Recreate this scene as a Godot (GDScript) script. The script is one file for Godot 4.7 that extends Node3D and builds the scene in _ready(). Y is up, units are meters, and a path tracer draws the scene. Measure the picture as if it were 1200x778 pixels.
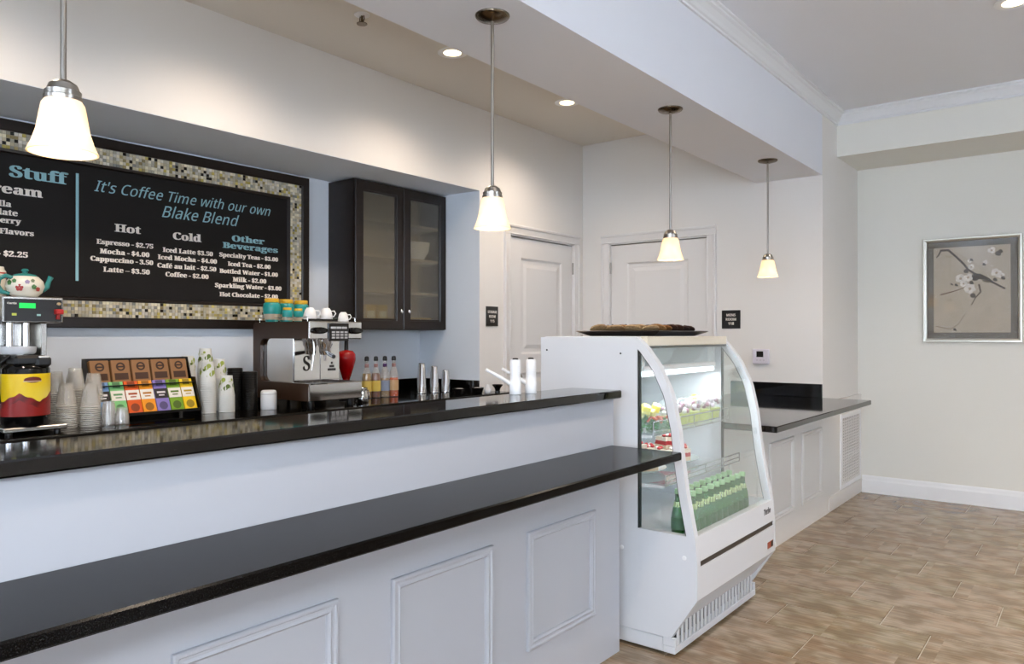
extends Node3D

# ---------------------------------------------------------------- mesh builder
class MB:
	var v := PackedVector3Array()
	var n := PackedVector3Array()
	var uv := PackedVector2Array()
	var col := PackedColorArray()
	var off := Vector3.ZERO
	var tint := Color.WHITE
	func _init(o := Vector3.ZERO) -> void:
		off = o
	func tri(a: Vector3, b: Vector3, c: Vector3, na: Vector3, nb: Vector3, nc: Vector3, ua := Vector2.ZERO, ub := Vector2.ZERO, uc := Vector2.ZERO) -> void:
		var g := (b - a).cross(c - a)
		if g.dot(na + nb + nc) > 0.0:
			v.append_array([a - off, c - off, b - off]); n.append_array([na, nc, nb]); uv.append_array([ua, uc, ub])
		else:
			v.append_array([a - off, b - off, c - off]); n.append_array([na, nb, nc]); uv.append_array([ua, ub, uc])
		col.append_array([tint, tint, tint])
	func pl(p: Vector3, m: Vector3) -> Vector2:
		var a := m.abs()
		if a.x >= a.y and a.x >= a.z: return Vector2(-p.z, -p.y)
		if a.y >= a.z: return Vector2(p.x, p.z)
		return Vector2(p.x, -p.y)
	func face(pts: Array, out: Vector3) -> void:
		var m := Vector3.ZERO
		for i in pts.size():
			m += (pts[i] as Vector3).cross(pts[(i + 1) % pts.size()])
		m = m.normalized()
		if m.dot(out) < 0.0: m = -m
		for i in range(1, pts.size() - 1):
			tri(pts[0], pts[i], pts[i + 1], m, m, m, pl(pts[0], m), pl(pts[i], m), pl(pts[i + 1], m))
	func box(c: Vector3, s: Vector3, bev := 0.0, xf := Transform3D()) -> void:
		var h := s * 0.5
		var b: float = min(bev, min(h.x, min(h.y, h.z)) * 0.95)
		var ax := [Vector3.RIGHT, Vector3.UP, Vector3.BACK]
		for i in 3:
			var j := (i + 1) % 3
			var k := (i + 2) % 3
			for sg in [-1.0, 1.0]:
				var o: Vector3 = ax[i] * h[i] * sg
				var p := []
				for q in [[-1, -1], [1, -1], [1, 1], [-1, 1]]:
					p.append(xf * (c + o + ax[j] * (h[j] - b) * q[0] + ax[k] * (h[k] - b) * q[1]))
				face(p, xf.basis * (ax[i] * sg))
		if b > 0.0:
			for i in 3:
				var j := (i + 1) % 3
				var k := (i + 2) % 3
				for sj in [-1.0, 1.0]:
					for sk in [-1.0, 1.0]:
						var p := []
						for q in [[-1, 0], [1, 0], [1, 1], [-1, 1]]:
							var e: Vector3 = ax[i] * (h[i] - b) * q[0]
							if q[1] == 0: e += ax[j] * h[j] * sj + ax[k] * (h[k] - b) * sk
							else: e += ax[j] * (h[j] - b) * sj + ax[k] * h[k] * sk
							p.append(xf * (c + e))
						face(p, xf.basis * (ax[j] * sj + ax[k] * sk))
			for sx in [-1.0, 1.0]:
				for sy in [-1.0, 1.0]:
					for sz in [-1.0, 1.0]:
						var d := Vector3(sx, sy, sz)
						face([xf * (c + Vector3(h.x, h.y - b, h.z - b) * d), xf * (c + Vector3(h.x - b, h.y, h.z - b) * d), xf * (c + Vector3(h.x - b, h.y - b, h.z) * d)], xf.basis * d)
	func bx(x0: float, x1: float, y0: float, y1: float, z0: float, z1: float, bev := 0.0) -> void:
		box(Vector3(x0 + x1, y0 + y1, z0 + z1) * 0.5, Vector3(absf(x1 - x0), absf(y1 - y0), absf(z1 - z0)), bev)
	# profile: Vector2(radius, height) running so that the outside is on the right hand
	func lathe(prof: Array, seg := 24, xf := Transform3D(), sq := Vector2.ONE, smooth := 50.0) -> void:
		var sn := []
		for i in prof.size() - 1:
			var d: Vector2 = prof[i + 1] - prof[i]
			sn.append(Vector2(d.y, -d.x).normalized() if d.length() > 1e-7 else Vector2(1, 0))
		var cs := cos(deg_to_rad(smooth))
		for i in prof.size() - 1:
			var n0: Vector2 = sn[i]
			var n1: Vector2 = sn[i]
			if i > 0 and (sn[i] as Vector2).dot(sn[i - 1]) > cs: n0 = (sn[i] + sn[i - 1]).normalized()
			if i < sn.size() - 1 and (sn[i] as Vector2).dot(sn[i + 1]) > cs: n1 = (sn[i] + sn[i + 1]).normalized()
			for k in seg:
				var a0 := TAU * k / seg
				var a1 := TAU * (k + 1) / seg
				var P := []
				var N := []
				for q in [[a0, 0], [a1, 0], [a1, 1], [a0, 1]]:
					var pr: Vector2 = prof[i + q[1]]
					var nn: Vector2 = n0 if q[1] == 0 else n1
					P.append(xf * Vector3(cos(q[0]) * pr.x * sq.x, pr.y, sin(q[0]) * pr.x * sq.y))
					N.append((xf.basis * Vector3(cos(q[0]) * nn.x, nn.y, sin(q[0]) * nn.x)).normalized())
				var u0 := float(k) / seg
				var u1 := float(k + 1) / seg
				var w0 := float(i) / (prof.size() - 1)
				var w1 := float(i + 1) / (prof.size() - 1)
				if (prof[i] as Vector2).x > 1e-6: tri(P[0], P[1], P[2], N[0], N[1], N[2], Vector2(u0, w0), Vector2(u1, w0), Vector2(u1, w1))
				if (prof[i + 1] as Vector2).x > 1e-6: tri(P[0], P[2], P[3], N[0], N[2], N[3], Vector2(u0, w0), Vector2(u1, w1), Vector2(u0, w1))
	func tube(path: Array, rad: Variant, seg := 8, caps := true) -> void:
		var rings := []
		var nr := []
		var up := Vector3.UP
		for i in path.size():
			var d: Vector3 = (path[min(i + 1, path.size() - 1)] - path[max(i - 1, 0)]).normalized()
			if absf(d.dot(up)) > 0.95: up = Vector3.RIGHT if absf(d.x) < 0.7 else Vector3.BACK
			var s := d.cross(up).normalized()
			var w := s.cross(d).normalized()
			up = w
			var r: float = rad[i] if rad is Array else rad
			var ring := []
			var nn := []
			for k in seg:
				var a := TAU * k / seg
				var o := s * cos(a) + w * sin(a)
				ring.append(path[i] + o * r); nn.append(o)
			rings.append(ring); nr.append(nn)
		for i in path.size() - 1:
			for k in seg:
				var k2 := (k + 1) % seg
				tri(rings[i][k], rings[i][k2], rings[i + 1][k2], nr[i][k], nr[i][k2], nr[i + 1][k2])
				tri(rings[i][k], rings[i + 1][k2], rings[i + 1][k], nr[i][k], nr[i + 1][k2], nr[i + 1][k])
		if caps:
			face(rings[0], path[0] - path[1])
			face(rings[-1], path[-1] - path[-2])
	# polygon in a plane (pts 2D -> o + x*ax + y*ay), thick along t
	func prism(pts: Array, o: Vector3, ax: Vector3, ay: Vector3, t: Vector3) -> void:
		var pk := PackedVector2Array(pts)
		var ids := Geometry2D.triangulate_polygon(pk)
		var A := []
		for p in pts: A.append(o + ax * p.x + ay * p.y)
		for i in range(0, ids.size(), 3):
			face([A[ids[i]], A[ids[i + 1]], A[ids[i + 2]]], -t)
			face([A[ids[i]] + t, A[ids[i + 1]] + t, A[ids[i + 2]] + t], t)
		var cw := Geometry2D.is_polygon_clockwise(pk)
		for i in pts.size():
			var j := (i + 1) % pts.size()
			var d: Vector2 = pts[j] - pts[i]
			var o2 := Vector2(d.y, -d.x)
			if cw == true: o2 = -o2
			face([A[i], A[j], A[j] + t, A[i] + t], ax * o2.x + ay * o2.y)
	# mitred frame: rectangle w x h centred at c in plane (ax, ay), profile Vector2(inset from the outer edge, height along nrm)
	func frame(c: Vector3, ax: Vector3, ay: Vector3, nrm: Vector3, w: float, h: float, prof: Array) -> void:
		var cs := [Vector2(-1, -1), Vector2(1, -1), Vector2(1, 1), Vector2(-1, 1)]
		for e in 4:
			var q0: Vector2 = cs[e]
			var q1: Vector2 = cs[(e + 1) % 4]
			for i in prof.size() - 1:
				var P := []
				for q in [[q0, i], [q1, i], [q1, i + 1], [q0, i + 1]]:
					var pr: Vector2 = prof[q[1]]
					P.append(c + ax * q[0].x * (w * 0.5 - pr.x) + ay * q[0].y * (h * 0.5 - pr.x) + nrm * pr.y)
				var d: Vector2 = prof[i + 1] - prof[i]
				var outdir: Vector2 = (q0 + q1) * 0.5
				var o := (ax * outdir.x + ay * outdir.y) * d.y + nrm * d.x
				face(P, o)
	func mesh() -> ArrayMesh:
		var a := []
		a.resize(Mesh.ARRAY_MAX)
		a[Mesh.ARRAY_VERTEX] = v; a[Mesh.ARRAY_NORMAL] = n; a[Mesh.ARRAY_TEX_UV] = uv; a[Mesh.ARRAY_COLOR] = col
		var m := ArrayMesh.new()
		m.add_surface_from_arrays(Mesh.PRIMITIVE_TRIANGLES, a)
		return m

# ---------------------------------------------------------------- object helpers
var taken := {}
var M := {}
var rng := RandomNumberGenerator.new()

func numbered(called: String) -> String:
	taken[called] = taken.get(called, -1) + 1
	return called if taken[called] == 0 else "%s_%03d" % [called, taken[called]]

func tag(o: Node, label: String, category: String, group := "") -> void:
	o.set_meta("label", label)
	o.set_meta("category", category)
	if group: o.set_meta("group", group)

func thing(called: String, label: String, category: String, at := Vector3.ZERO, group := "") -> Node3D:
	var o := Node3D.new()
	o.name = numbered(called)
	add_child(o)
	o.position = at
	tag(o, label, category, group)
	return o

func part(parent: Node, called: String, b: Variant, m: Material, label := "") -> MeshInstance3D:
	var o := MeshInstance3D.new()
	o.name = called
	o.mesh = b.mesh() if b is MB else b
	o.material_override = m
	parent.add_child(o, true)
	if label: o.set_meta("label", label)
	return o

func struct(called: String, b: MB, m: Material) -> MeshInstance3D:
	var o := part(self, called, b, m)
	o.set_meta("kind", "structure")
	return o

func copy(src: Node3D, called: String, at: Vector3, label: String, turn := 0.0) -> Node3D:
	var r: Node3D = src.duplicate()
	r.name = numbered(called)
	add_child(r)
	r.position = at
	r.rotation.y = turn
	r.set_meta("label", label)
	return r

func mat(c: Color, rough := 0.6, metal := 0.0, spec := 0.5) -> StandardMaterial3D:
	var m := StandardMaterial3D.new()
	m.albedo_color = c
	m.roughness = rough
	m.metallic = metal
	m.metallic_specular = spec
	return m

func glow(c: Color, e: float) -> StandardMaterial3D:
	var m := mat(c, 0.5)
	m.emission_enabled = true
	m.emission = c
	m.emission_energy_multiplier = e
	return m

func glass(c: Color, alpha: float, rough := 0.02) -> StandardMaterial3D:
	var m := mat(Color(c.r, c.g, c.b, alpha), rough)
	m.transparency = BaseMaterial3D.TRANSPARENCY_ALPHA
	return m

func noise_tex(freq: float, ramp: Array, size := 512, type := FastNoiseLite.TYPE_SIMPLEX_SMOOTH, oct := 4, sd := 1) -> NoiseTexture2D:
	var f := FastNoiseLite.new()
	f.noise_type = type
	f.frequency = freq
	f.fractal_octaves = oct
	f.seed = sd
	var t := NoiseTexture2D.new()
	t.width = size; t.height = size; t.seamless = true; t.noise = f
	var g := Gradient.new()
	var offs := PackedFloat32Array()
	var cols := PackedColorArray()
	for r in ramp:
		offs.append(r[0]); cols.append(r[1])
	g.offsets = offs; g.colors = cols
	t.color_ramp = g
	return t

func triplanar(m: StandardMaterial3D, t: Texture2D, scale: float) -> StandardMaterial3D:
	m.albedo_texture = t
	m.uv1_triplanar = true
	m.uv1_world_triplanar = true
	m.uv1_scale = Vector3.ONE * scale
	return m

func plank_texture(sd: int, base: Color, w := 512, h := 256) -> ImageTexture:
	var a := FastNoiseLite.new()
	a.seed = sd; a.frequency = 0.0045; a.fractal_octaves = 3
	var b := FastNoiseLite.new()
	b.seed = sd + 50; b.frequency = 0.02; b.fractal_octaves = 4
	var data := PackedByteArray()
	data.resize(w * h * 3)
	var dark := Color(0.41, 0.34, 0.24)
	var pale := Color(0.69, 0.645, 0.57)
	var rust := Color(0.62, 0.47, 0.35)
	for y in h:
		for x in w:
			var big := a.get_noise_2d(x * 1.2, y * 1.5)
			var grain := b.get_noise_2d(x * 0.2, y * 2.2)
			var fine := b.get_noise_2d(x * 0.5 + 900.0, y * 7.0)
			var c := base
			c = c.lerp(pale, clampf(big * 1.3, 0.0, 0.5))
			c = c.lerp(dark, clampf(-big * 1.4, 0.0, 0.5))
			c = c.lerp(rust, clampf(a.get_noise_2d(x + 4000.0, y * 1.5) * 0.9, 0.0, 0.2))
			c = c.lerp(dark, clampf(-grain * 0.6, 0.0, 0.22))
			c = c.lerp(pale, clampf(grain * 0.5, 0.0, 0.2))
			c = c * (1.0 + fine * 0.15)
			var i := (y * w + x) * 3
			data[i] = int(clampf(c.r, 0, 1) * 255.0); data[i + 1] = int(clampf(c.g, 0, 1) * 255.0); data[i + 2] = int(clampf(c.b, 0, 1) * 255.0)
	return ImageTexture.create_from_image(Image.create_from_data(w, h, false, Image.FORMAT_RGB8, data))

func font(family: String, weight := 400, bold := 0.0, slant := 0.0) -> Font:
	var s := SystemFont.new()
	s.font_names = PackedStringArray([family])
	s.font_weight = weight
	var f := FontVariation.new()
	f.base_font = s
	f.variation_embolden = bold
	f.variation_transform = Transform2D(Vector2(1, slant), Vector2(0, 1), Vector2.ZERO)
	return f

# lettering along +x of its parent frame: left..right in metres, baseline y; turn rotates about y
func lettering(parent: Node, text: String, f: Font, m: Material, at: Vector3, width: float, turn: float, tall := 0.0, bold := 0.0, squash := 1.0) -> MeshInstance3D:
	var t := TextMesh.new()
	t.text = text
	t.font = f
	t.font_size = 64
	t.pixel_size = 0.01
	t.depth = 0.02
	t.curve_step = 1.0
	t.horizontal_alignment = HORIZONTAL_ALIGNMENT_LEFT
	t.vertical_alignment = VERTICAL_ALIGNMENT_BOTTOM
	var box := t.get_aabb()
	var s := width / maxf(box.size.x, 0.001)
	var sy := s
	if tall > 0.0: sy = tall / box.size.y
	sy *= squash
	var o := MeshInstance3D.new()
	o.name = "lettering"
	o.mesh = t if bold == 0.0 else thick(t, bold * box.size.y)
	o.material_override = m
	parent.add_child(o, true)
	o.rotation.y = turn
	o.scale = Vector3(s, sy, 0.1)
	o.position = at - o.basis * Vector3(box.position.x, box.position.y, 0)
	return o

func thick(t: TextMesh, d: float) -> ArrayMesh:
	var a := t.get_mesh_arrays()
	var n: int = a[Mesh.ARRAY_VERTEX].size()
	var v := PackedVector3Array()
	var nn := PackedVector3Array()
	var ix := PackedInt32Array()
	for k in 3:
		for i in n:
			v.append(a[Mesh.ARRAY_VERTEX][i] + Vector3((k - 1) * d, 0, k * 0.004))
			nn.append(a[Mesh.ARRAY_NORMAL][i])
		for i in a[Mesh.ARRAY_INDEX]: ix.append(i + n * k)
	var b := []
	b.resize(Mesh.ARRAY_MAX)
	b[Mesh.ARRAY_VERTEX] = v; b[Mesh.ARRAY_NORMAL] = nn; b[Mesh.ARRAY_INDEX] = ix
	var m := ArrayMesh.new()
	m.add_surface_from_arrays(Mesh.PRIMITIVE_TRIANGLES, b)
	return m

func spin(axis: Vector3, deg: float, at := Vector3.ZERO) -> Transform3D:
	return Transform3D(Basis(axis.normalized(), deg_to_rad(deg)), at)

func at(x: float, y: float, z: float) -> Transform3D:
	return Transform3D(Basis(), Vector3(x, y, z))

# ---------------------------------------------------------------- dimensions of the place
const ROOM_X := 3.4      # right wall of the room
const ROOM_Z := 3.4      # wall behind the camera
const FAR_Z := -6.61     # wall with the picture
const DOOR_Z := -5.62    # wall with the second door
const LEFT_X := -3.613   # wall above the niche
const NICHE_X := -4.235
const NICHE_Z := -4.215
const NICHE_END := 1.2
const NICHE_Y := 2.353
const CEIL := 2.96
const BAR_X := -1.56
const BEAM_Y := 2.435
const COL_X := -1.573
const COUNTER := 0.86

func _ready() -> void:
	rng.seed = 7
	camera_and_light()
	materials()
	shell()
	floor_tiles()
	doors()
	bar()
	side_counter()
	display_case()
	case_contents()
	cookie_tray()
	ceiling_lights()
	pendants()
	menu_board()
	wall_cabinet()
	back_counter()
	espresso()
	brewer()
	tea_rack()
	cups()
	counter_things()
	wall_things()

func camera_and_light() -> void:
	var cam := Camera3D.new()
	cam.name = "camera"
	cam.position = Vector3(0, 1.28, 0)
	cam.rotation = Vector3(atan(4.0 / 879.0), atan2(690.0, 879.0), 0)
	cam.fov = rad_to_deg(2.0 * atan(389.0 / 879.0))
	cam.near = 0.05
	add_child(cam)
	cam.current = true
	var e := Environment.new()
	e.background_mode = Environment.BG_COLOR
	e.background_color = Color(0.86, 0.92, 1.0)
	e.background_energy_multiplier = 10.5
	e.tonemap_mode = Environment.TONE_MAPPER_LINEAR
	e.tonemap_exposure = 1.5
	e.sdfgi_enabled = true
	e.ssao_enabled = true
	e.ssil_enabled = true
	var w := WorldEnvironment.new()
	w.name = "world"
	w.environment = e
	add_child(w)
	# the photographer's flash just above the lens: its shadows of the lamps and the ledge show in the photograph
	var fl := OmniLight3D.new()
	fl.name = "photo_flash"
	fl.position = Vector3(-0.03, 1.50, 0.02)
	fl.light_color = Color(0.90, 0.95, 1.0)
	fl.light_energy = 1.25
	fl.light_size = 0.10
	fl.omni_range = 15.0
	fl.omni_attenuation = 2.0
	fl.shadow_enabled = true
	add_child(fl)

func materials() -> void:
	M.wall = mat(Color(0.89, 0.88, 0.865), 0.75, 0, 0.3)
	M.beam = mat(Color(0.885, 0.895, 0.92), 0.75, 0, 0.3)
	M.counter_panel = mat(Color(0.88, 0.87, 0.855), 0.45)  # same paint as the bar panels; warm light mixed into this copy
	M.crown = mat(Color(0.885, 0.89, 0.895), 0.5)
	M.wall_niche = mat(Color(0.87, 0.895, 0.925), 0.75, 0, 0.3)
	M.wall_green = mat(Color(0.895, 0.89, 0.86), 0.75, 0, 0.3)
	M.ceil_service = mat(Color(0.87, 0.85, 0.815), 0.85, 0, 0.2)  # tan tint works the warm lamplight into the ceiling colour
	M.ceil = mat(Color(0.90, 0.905, 0.92), 0.85, 0, 0.2)
	M.trim = mat(Color(0.93, 0.935, 0.94), 0.42, 0, 0.5)
	M.panel = mat(Color(0.695, 0.70, 0.72), 0.45, 0, 0.5)  # bar panel paint darkened to offset the strong light on it
	M.door = mat(Color(0.87, 0.865, 0.86), 0.42, 0, 0.5)
	var speck := noise_tex(0.22, [[0.0, Color(0.012, 0.012, 0.014)], [0.62, Color(0.02, 0.02, 0.022)], [0.76, Color(0.055, 0.052, 0.05)], [0.9, Color(0.20, 0.19, 0.17)], [1.0, Color(0.35, 0.34, 0.32)]], 512, FastNoiseLite.TYPE_SIMPLEX, 2, 4)
	M.granite = triplanar(mat(Color.WHITE, 0.20, 0, 0.22), speck, 2.5)
	M.granite_mirror = triplanar(mat(Color.WHITE, 0.05, 0, 0.5), speck, 2.5)
	M.dark_wood = mat(Color(0.115, 0.075, 0.055), 0.32, 0, 0.5)
	M.dark_wood = triplanar(M.dark_wood, noise_tex(0.02, [[0.0, Color(0.75, 0.72, 0.7)], [1.0, Color(1, 1, 1)]], 256, FastNoiseLite.TYPE_SIMPLEX, 4, 9), 3.0)
	M.steel = mat(Color(0.72, 0.71, 0.69), 0.25, 1.0)
	M.chrome = mat(Color(0.86, 0.86, 0.86), 0.07, 1.0)
	M.nickel = mat(Color(0.62, 0.60, 0.57), 0.28, 1.0)
	M.bronze = mat(Color(0.42, 0.38, 0.33), 0.25, 1.0)
	M.black = mat(Color(0.03, 0.03, 0.032), 0.35)
	M.black_gloss = mat(Color(0.02, 0.02, 0.022), 0.1)
	M.white = mat(Color(0.9, 0.9, 0.9), 0.35)
	M.enamel = mat(Color(0.83, 0.835, 0.845), 0.25, 0, 0.5)
	M.cream = mat(Color(0.84, 0.81, 0.74), 0.4)
	M.clear = glass(Color(0.9, 0.97, 0.95), 0.06)
	M.pane = glass(Color(0.60, 0.84, 0.80), 0.025)
	M.chalk = mat(Color(0.085, 0.075, 0.07), 0.55, 0, 0.35)
	M.ink_white = mat(Color(0.93, 0.90, 0.86), 0.7)
	M.ink_blue = mat(Color(0.57, 0.74, 0.77), 0.7)
	M.grout = mat(Color(0.75, 0.72, 0.66), 0.8)
	M.frost = mat(Color(0.86, 0.84, 0.78, 0.08), 0.22)
	M.frost.refraction_enabled = true
	M.frost.refraction_scale = 0.05

func shell() -> void:
	var b := MB.new()
	b.bx(-1.8, ROOM_X + 0.12, CEIL, CEIL + 0.12, FAR_Z - 0.12, ROOM_Z + 0.12)
	struct("ceiling", b, M.ceil)
	b = MB.new()
	b.bx(-4.4, -1.8, CEIL, CEIL + 0.12, FAR_Z - 0.12, ROOM_Z + 0.12)
	struct("ceiling_service", b, M.ceil_service)
	# left wall: header over the niche, end piece with the first door
	b = MB.new()
	b.bx(LEFT_X - 0.12, LEFT_X, NICHE_Y, CEIL, NICHE_Z, NICHE_END)
	b.bx(LEFT_X - 0.12, LEFT_X, 0, CEIL, NICHE_END, ROOM_Z)
	b.bx(LEFT_X - 0.12, LEFT_X, 0, CEIL, -4.575, NICHE_Z)
	b.bx(LEFT_X - 0.12, LEFT_X, 2.07, CEIL, -5.475, -4.575)
	b.bx(LEFT_X - 0.12, LEFT_X, 0, CEIL, DOOR_Z - 0.12, -5.475)
	b.bx(LEFT_X - 0.14, LEFT_X - 0.115, 0, 2.1, -5.5, -4.5)  # unseen slab added behind the door to keep sky light out
	struct("wall_left", b, M.wall)
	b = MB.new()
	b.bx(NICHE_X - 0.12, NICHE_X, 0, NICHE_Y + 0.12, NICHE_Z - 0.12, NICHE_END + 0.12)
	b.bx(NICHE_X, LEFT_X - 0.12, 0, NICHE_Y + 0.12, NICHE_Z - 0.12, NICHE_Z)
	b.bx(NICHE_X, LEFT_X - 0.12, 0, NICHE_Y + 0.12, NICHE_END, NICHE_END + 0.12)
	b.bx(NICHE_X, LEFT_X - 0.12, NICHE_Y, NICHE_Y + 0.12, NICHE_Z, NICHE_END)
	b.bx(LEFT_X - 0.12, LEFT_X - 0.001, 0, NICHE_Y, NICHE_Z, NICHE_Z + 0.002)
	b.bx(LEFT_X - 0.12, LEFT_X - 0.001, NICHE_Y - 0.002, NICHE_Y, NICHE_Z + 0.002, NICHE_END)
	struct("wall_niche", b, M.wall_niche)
	# wall of the second door
	b = MB.new()
	b.bx(LEFT_X, -3.34, 0, CEIL, DOOR_Z - 0.12, DOOR_Z)
	b.bx(-3.34, -2.448, 2.07, CEIL, DOOR_Z - 0.12, DOOR_Z)
	b.bx(-2.448, COL_X - 0.12, 0, CEIL, DOOR_Z - 0.12, DOOR_Z)
	b.bx(COL_X - 0.12, COL_X, 0, CEIL, FAR_Z, DOOR_Z)
	b.bx(-3.40, -2.40, 0, 2.1, DOOR_Z - 0.14, DOOR_Z - 0.115)  # unseen backing added so no daylight leaks round the second door
	struct("wall_service", b, M.wall)
	b = MB.new()
	b.bx(COL_X - 0.12, ROOM_X + 0.12, 0, CEIL, FAR_Z - 0.12, FAR_Z)
	struct("wall_far", b, M.wall_green)
	b = MB.new()
	b.bx(COL_X, ROOM_X, 2.636, CEIL, FAR_Z, -6.0)
	struct("ceiling_soffit", b, M.wall_green)
	b = MB.new()
	b.bx(-2.05, COL_X, BEAM_Y, CEIL, DOOR_Z, ROOM_Z)
	struct("ceiling_beam", b, M.beam)
	# wall behind the camera and right wall, both unseen, with windows added for daylight
	b = MB.new()
	var wz := [[-3.2, -2.2]]
	b.bx(ROOM_X, ROOM_X + 0.12, 0, 0.8, FAR_Z, ROOM_Z)
	b.bx(ROOM_X, ROOM_X + 0.12, 2.5, CEIL, FAR_Z, ROOM_Z)
	var zs := [FAR_Z, -3.2, -2.2, ROOM_Z]
	for i in 2: b.bx(ROOM_X, ROOM_X + 0.12, 0.8, 2.5, zs[2 * i], zs[2 * i + 1])
	struct("wall_right", b, M.wall)
	b = MB.new()
	var xz := [[-3.5, -2.78], [-1.0, 0.6], [1.2, 3.0]]  # service-side window added to throw cool light on the niche
	b.bx(LEFT_X - 0.12, ROOM_X + 0.12, 0, 0.8, ROOM_Z, ROOM_Z + 0.12)
	b.bx(LEFT_X - 0.12, ROOM_X + 0.12, 2.5, CEIL, ROOM_Z, ROOM_Z + 0.12)
	var xs := [LEFT_X - 0.12, -3.5, -2.78, -1.0, 0.6, 1.2, 3.0, ROOM_X + 0.12]
	for i in 4: b.bx(xs[2 * i], xs[2 * i + 1], 0.8, 2.5, ROOM_Z, ROOM_Z + 0.12)
	struct("wall_back", b, M.wall)
	var k := 1
	for w in wz:
		added_window(k, Vector3(ROOM_X + 0.05, 1.65, (w[0] + w[1]) * 0.5), Vector3.BACK, Vector3.LEFT, w[1] - w[0]); k += 1
	for w in xz:
		added_window(k, Vector3((w[0] + w[1]) * 0.5, 1.65, ROOM_Z + 0.05), Vector3.RIGHT, Vector3.FORWARD, w[1] - w[0]); k += 1
	# crown moulding on the beam and on the soffit
	var cp := [Vector2(0, 0), Vector2(0.012, 0), Vector2(0.012, 0.012), Vector2(0.022, 0.018), Vector2(0.030, 0.034), Vector2(0.046, 0.056), Vector2(0.058, 0.064), Vector2(0.058, 0.076), Vector2(0.070, 0.080), Vector2(0.070, 0.091), Vector2(0, 0.091)]
	b = MB.new()
	b.prism(cp, Vector3(COL_X, CEIL - 0.091, -6.0), Vector3.RIGHT, Vector3.UP, Vector3(0, 0, ROOM_Z + 6.0))
	struct("trim_1", b, M.crown)
	b = MB.new()
	b.prism(cp, Vector3(COL_X, CEIL - 0.091, -6.0), Vector3.BACK, Vector3.UP, Vector3(ROOM_X - COL_X, 0, 0))
	struct("trim_2", b, M.crown)
	# baseboard of the far wall
	var bp := [Vector2(0, 0), Vector2(0.016, 0), Vector2(0.016, 0.10), Vector2(0.012, 0.115), Vector2(0.010, 0.128), Vector2(0.006, 0.14), Vector2(0, 0.14)]
	b = MB.new()
	b.prism(bp, Vector3(-1.54, 0, FAR_Z), Vector3.BACK, Vector3.UP, Vector3(ROOM_X + 1.54, 0, 0))
	struct("baseboard_far", b, M.trim)
	b = MB.new()
	b.prism(bp, Vector3(ROOM_X, 0, FAR_Z), Vector3.LEFT, Vector3.UP, Vector3(0, 0, ROOM_Z - FAR_Z))
	struct("baseboard_right", b, M.trim)

func added_window(k: int, c: Vector3, ax: Vector3, nrm: Vector3, w: float) -> void:
	var b := MB.new()
	b.frame(c, ax, Vector3.UP, nrm, w, 1.7, [Vector2(0, -0.06), Vector2(0, 0.06), Vector2(0.05, 0.06), Vector2(0.05, -0.06), Vector2(0, -0.06)])
	b.box(c, ax.abs() * 0.05 + Vector3(0, 1.6, 0) + nrm.abs() * 0.05)
	b.box(c, ax.abs() * (w - 0.1) + Vector3(0, 0.05, 0) + nrm.abs() * 0.05)
	var o := struct("added_window_%d" % k, b, M.trim)
	for sx in [-1, 1]:
		for sy in [-1, 1]:
			var g := MB.new()
			g.box(c + ax * sx * (w * 0.25 - 0.006) + Vector3(0, sy * 0.4125, 0), ax.abs() * (w * 0.5 - 0.09) + Vector3(0, 0.77, 0) + nrm.abs() * 0.006)
			part(o, "pane", g, M.clear)

func floor_tiles() -> void:
	var b := MB.new()
	b.bx(-4.4, ROOM_X + 0.12, -0.12, -0.004, FAR_Z - 0.12, ROOM_Z + 0.12)
	var fl := struct("floor", b, M.grout)
	var mats := []
	var bases := [Color(0.56, 0.485, 0.39), Color(0.53, 0.45, 0.355), Color(0.575, 0.50, 0.41), Color(0.55, 0.485, 0.375)]
	for i in 4:
		var m := mat(Color.WHITE, 0.24, 0, 0.5)
		m.albedo_texture = plank_texture(11 + i * 7, bases[i])
		mats.append(m)
	var rest := []
	for i in 4: rest.append(MB.new())
	var g := 0.0017
	var P := 0.2965
	var starts := [-0.97, -0.575, -0.775]
	for r in range(-23, 13):
		var z1 := -3.035 - P * r
		var z0 := z1 - P
		if z0 < FAR_Z: z0 = FAR_Z
		if z1 <= z0 + 0.01 or z0 > ROOM_Z: continue
		var s: float = starts[posmod(r, 3)]
		for k in range(-7, 9):
			var x0 := s + 0.604 * k
			var x1 := x0 + 0.604
			if x1 < LEFT_X or x0 > ROOM_X: continue
			var q := rng.randi() % 4
			var near := z0 > -6.7 and z1 < -1.9 and x1 > -1.56 and x0 < 1.1
			var t: MB = MB.new() if near else rest[q]
			tile(t, x0 + g, x1 - g, z0 + g, z1 - g, rng.randi() % 4, rng.randf_range(0.0, 0.5))
			if near: part(fl, "floor_tile", t, mats[q])
	for i in 4:
		var o := part(fl, "more_floor_tiles", rest[i], mats[i])
		o.set_meta("kind", "stuff")

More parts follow.
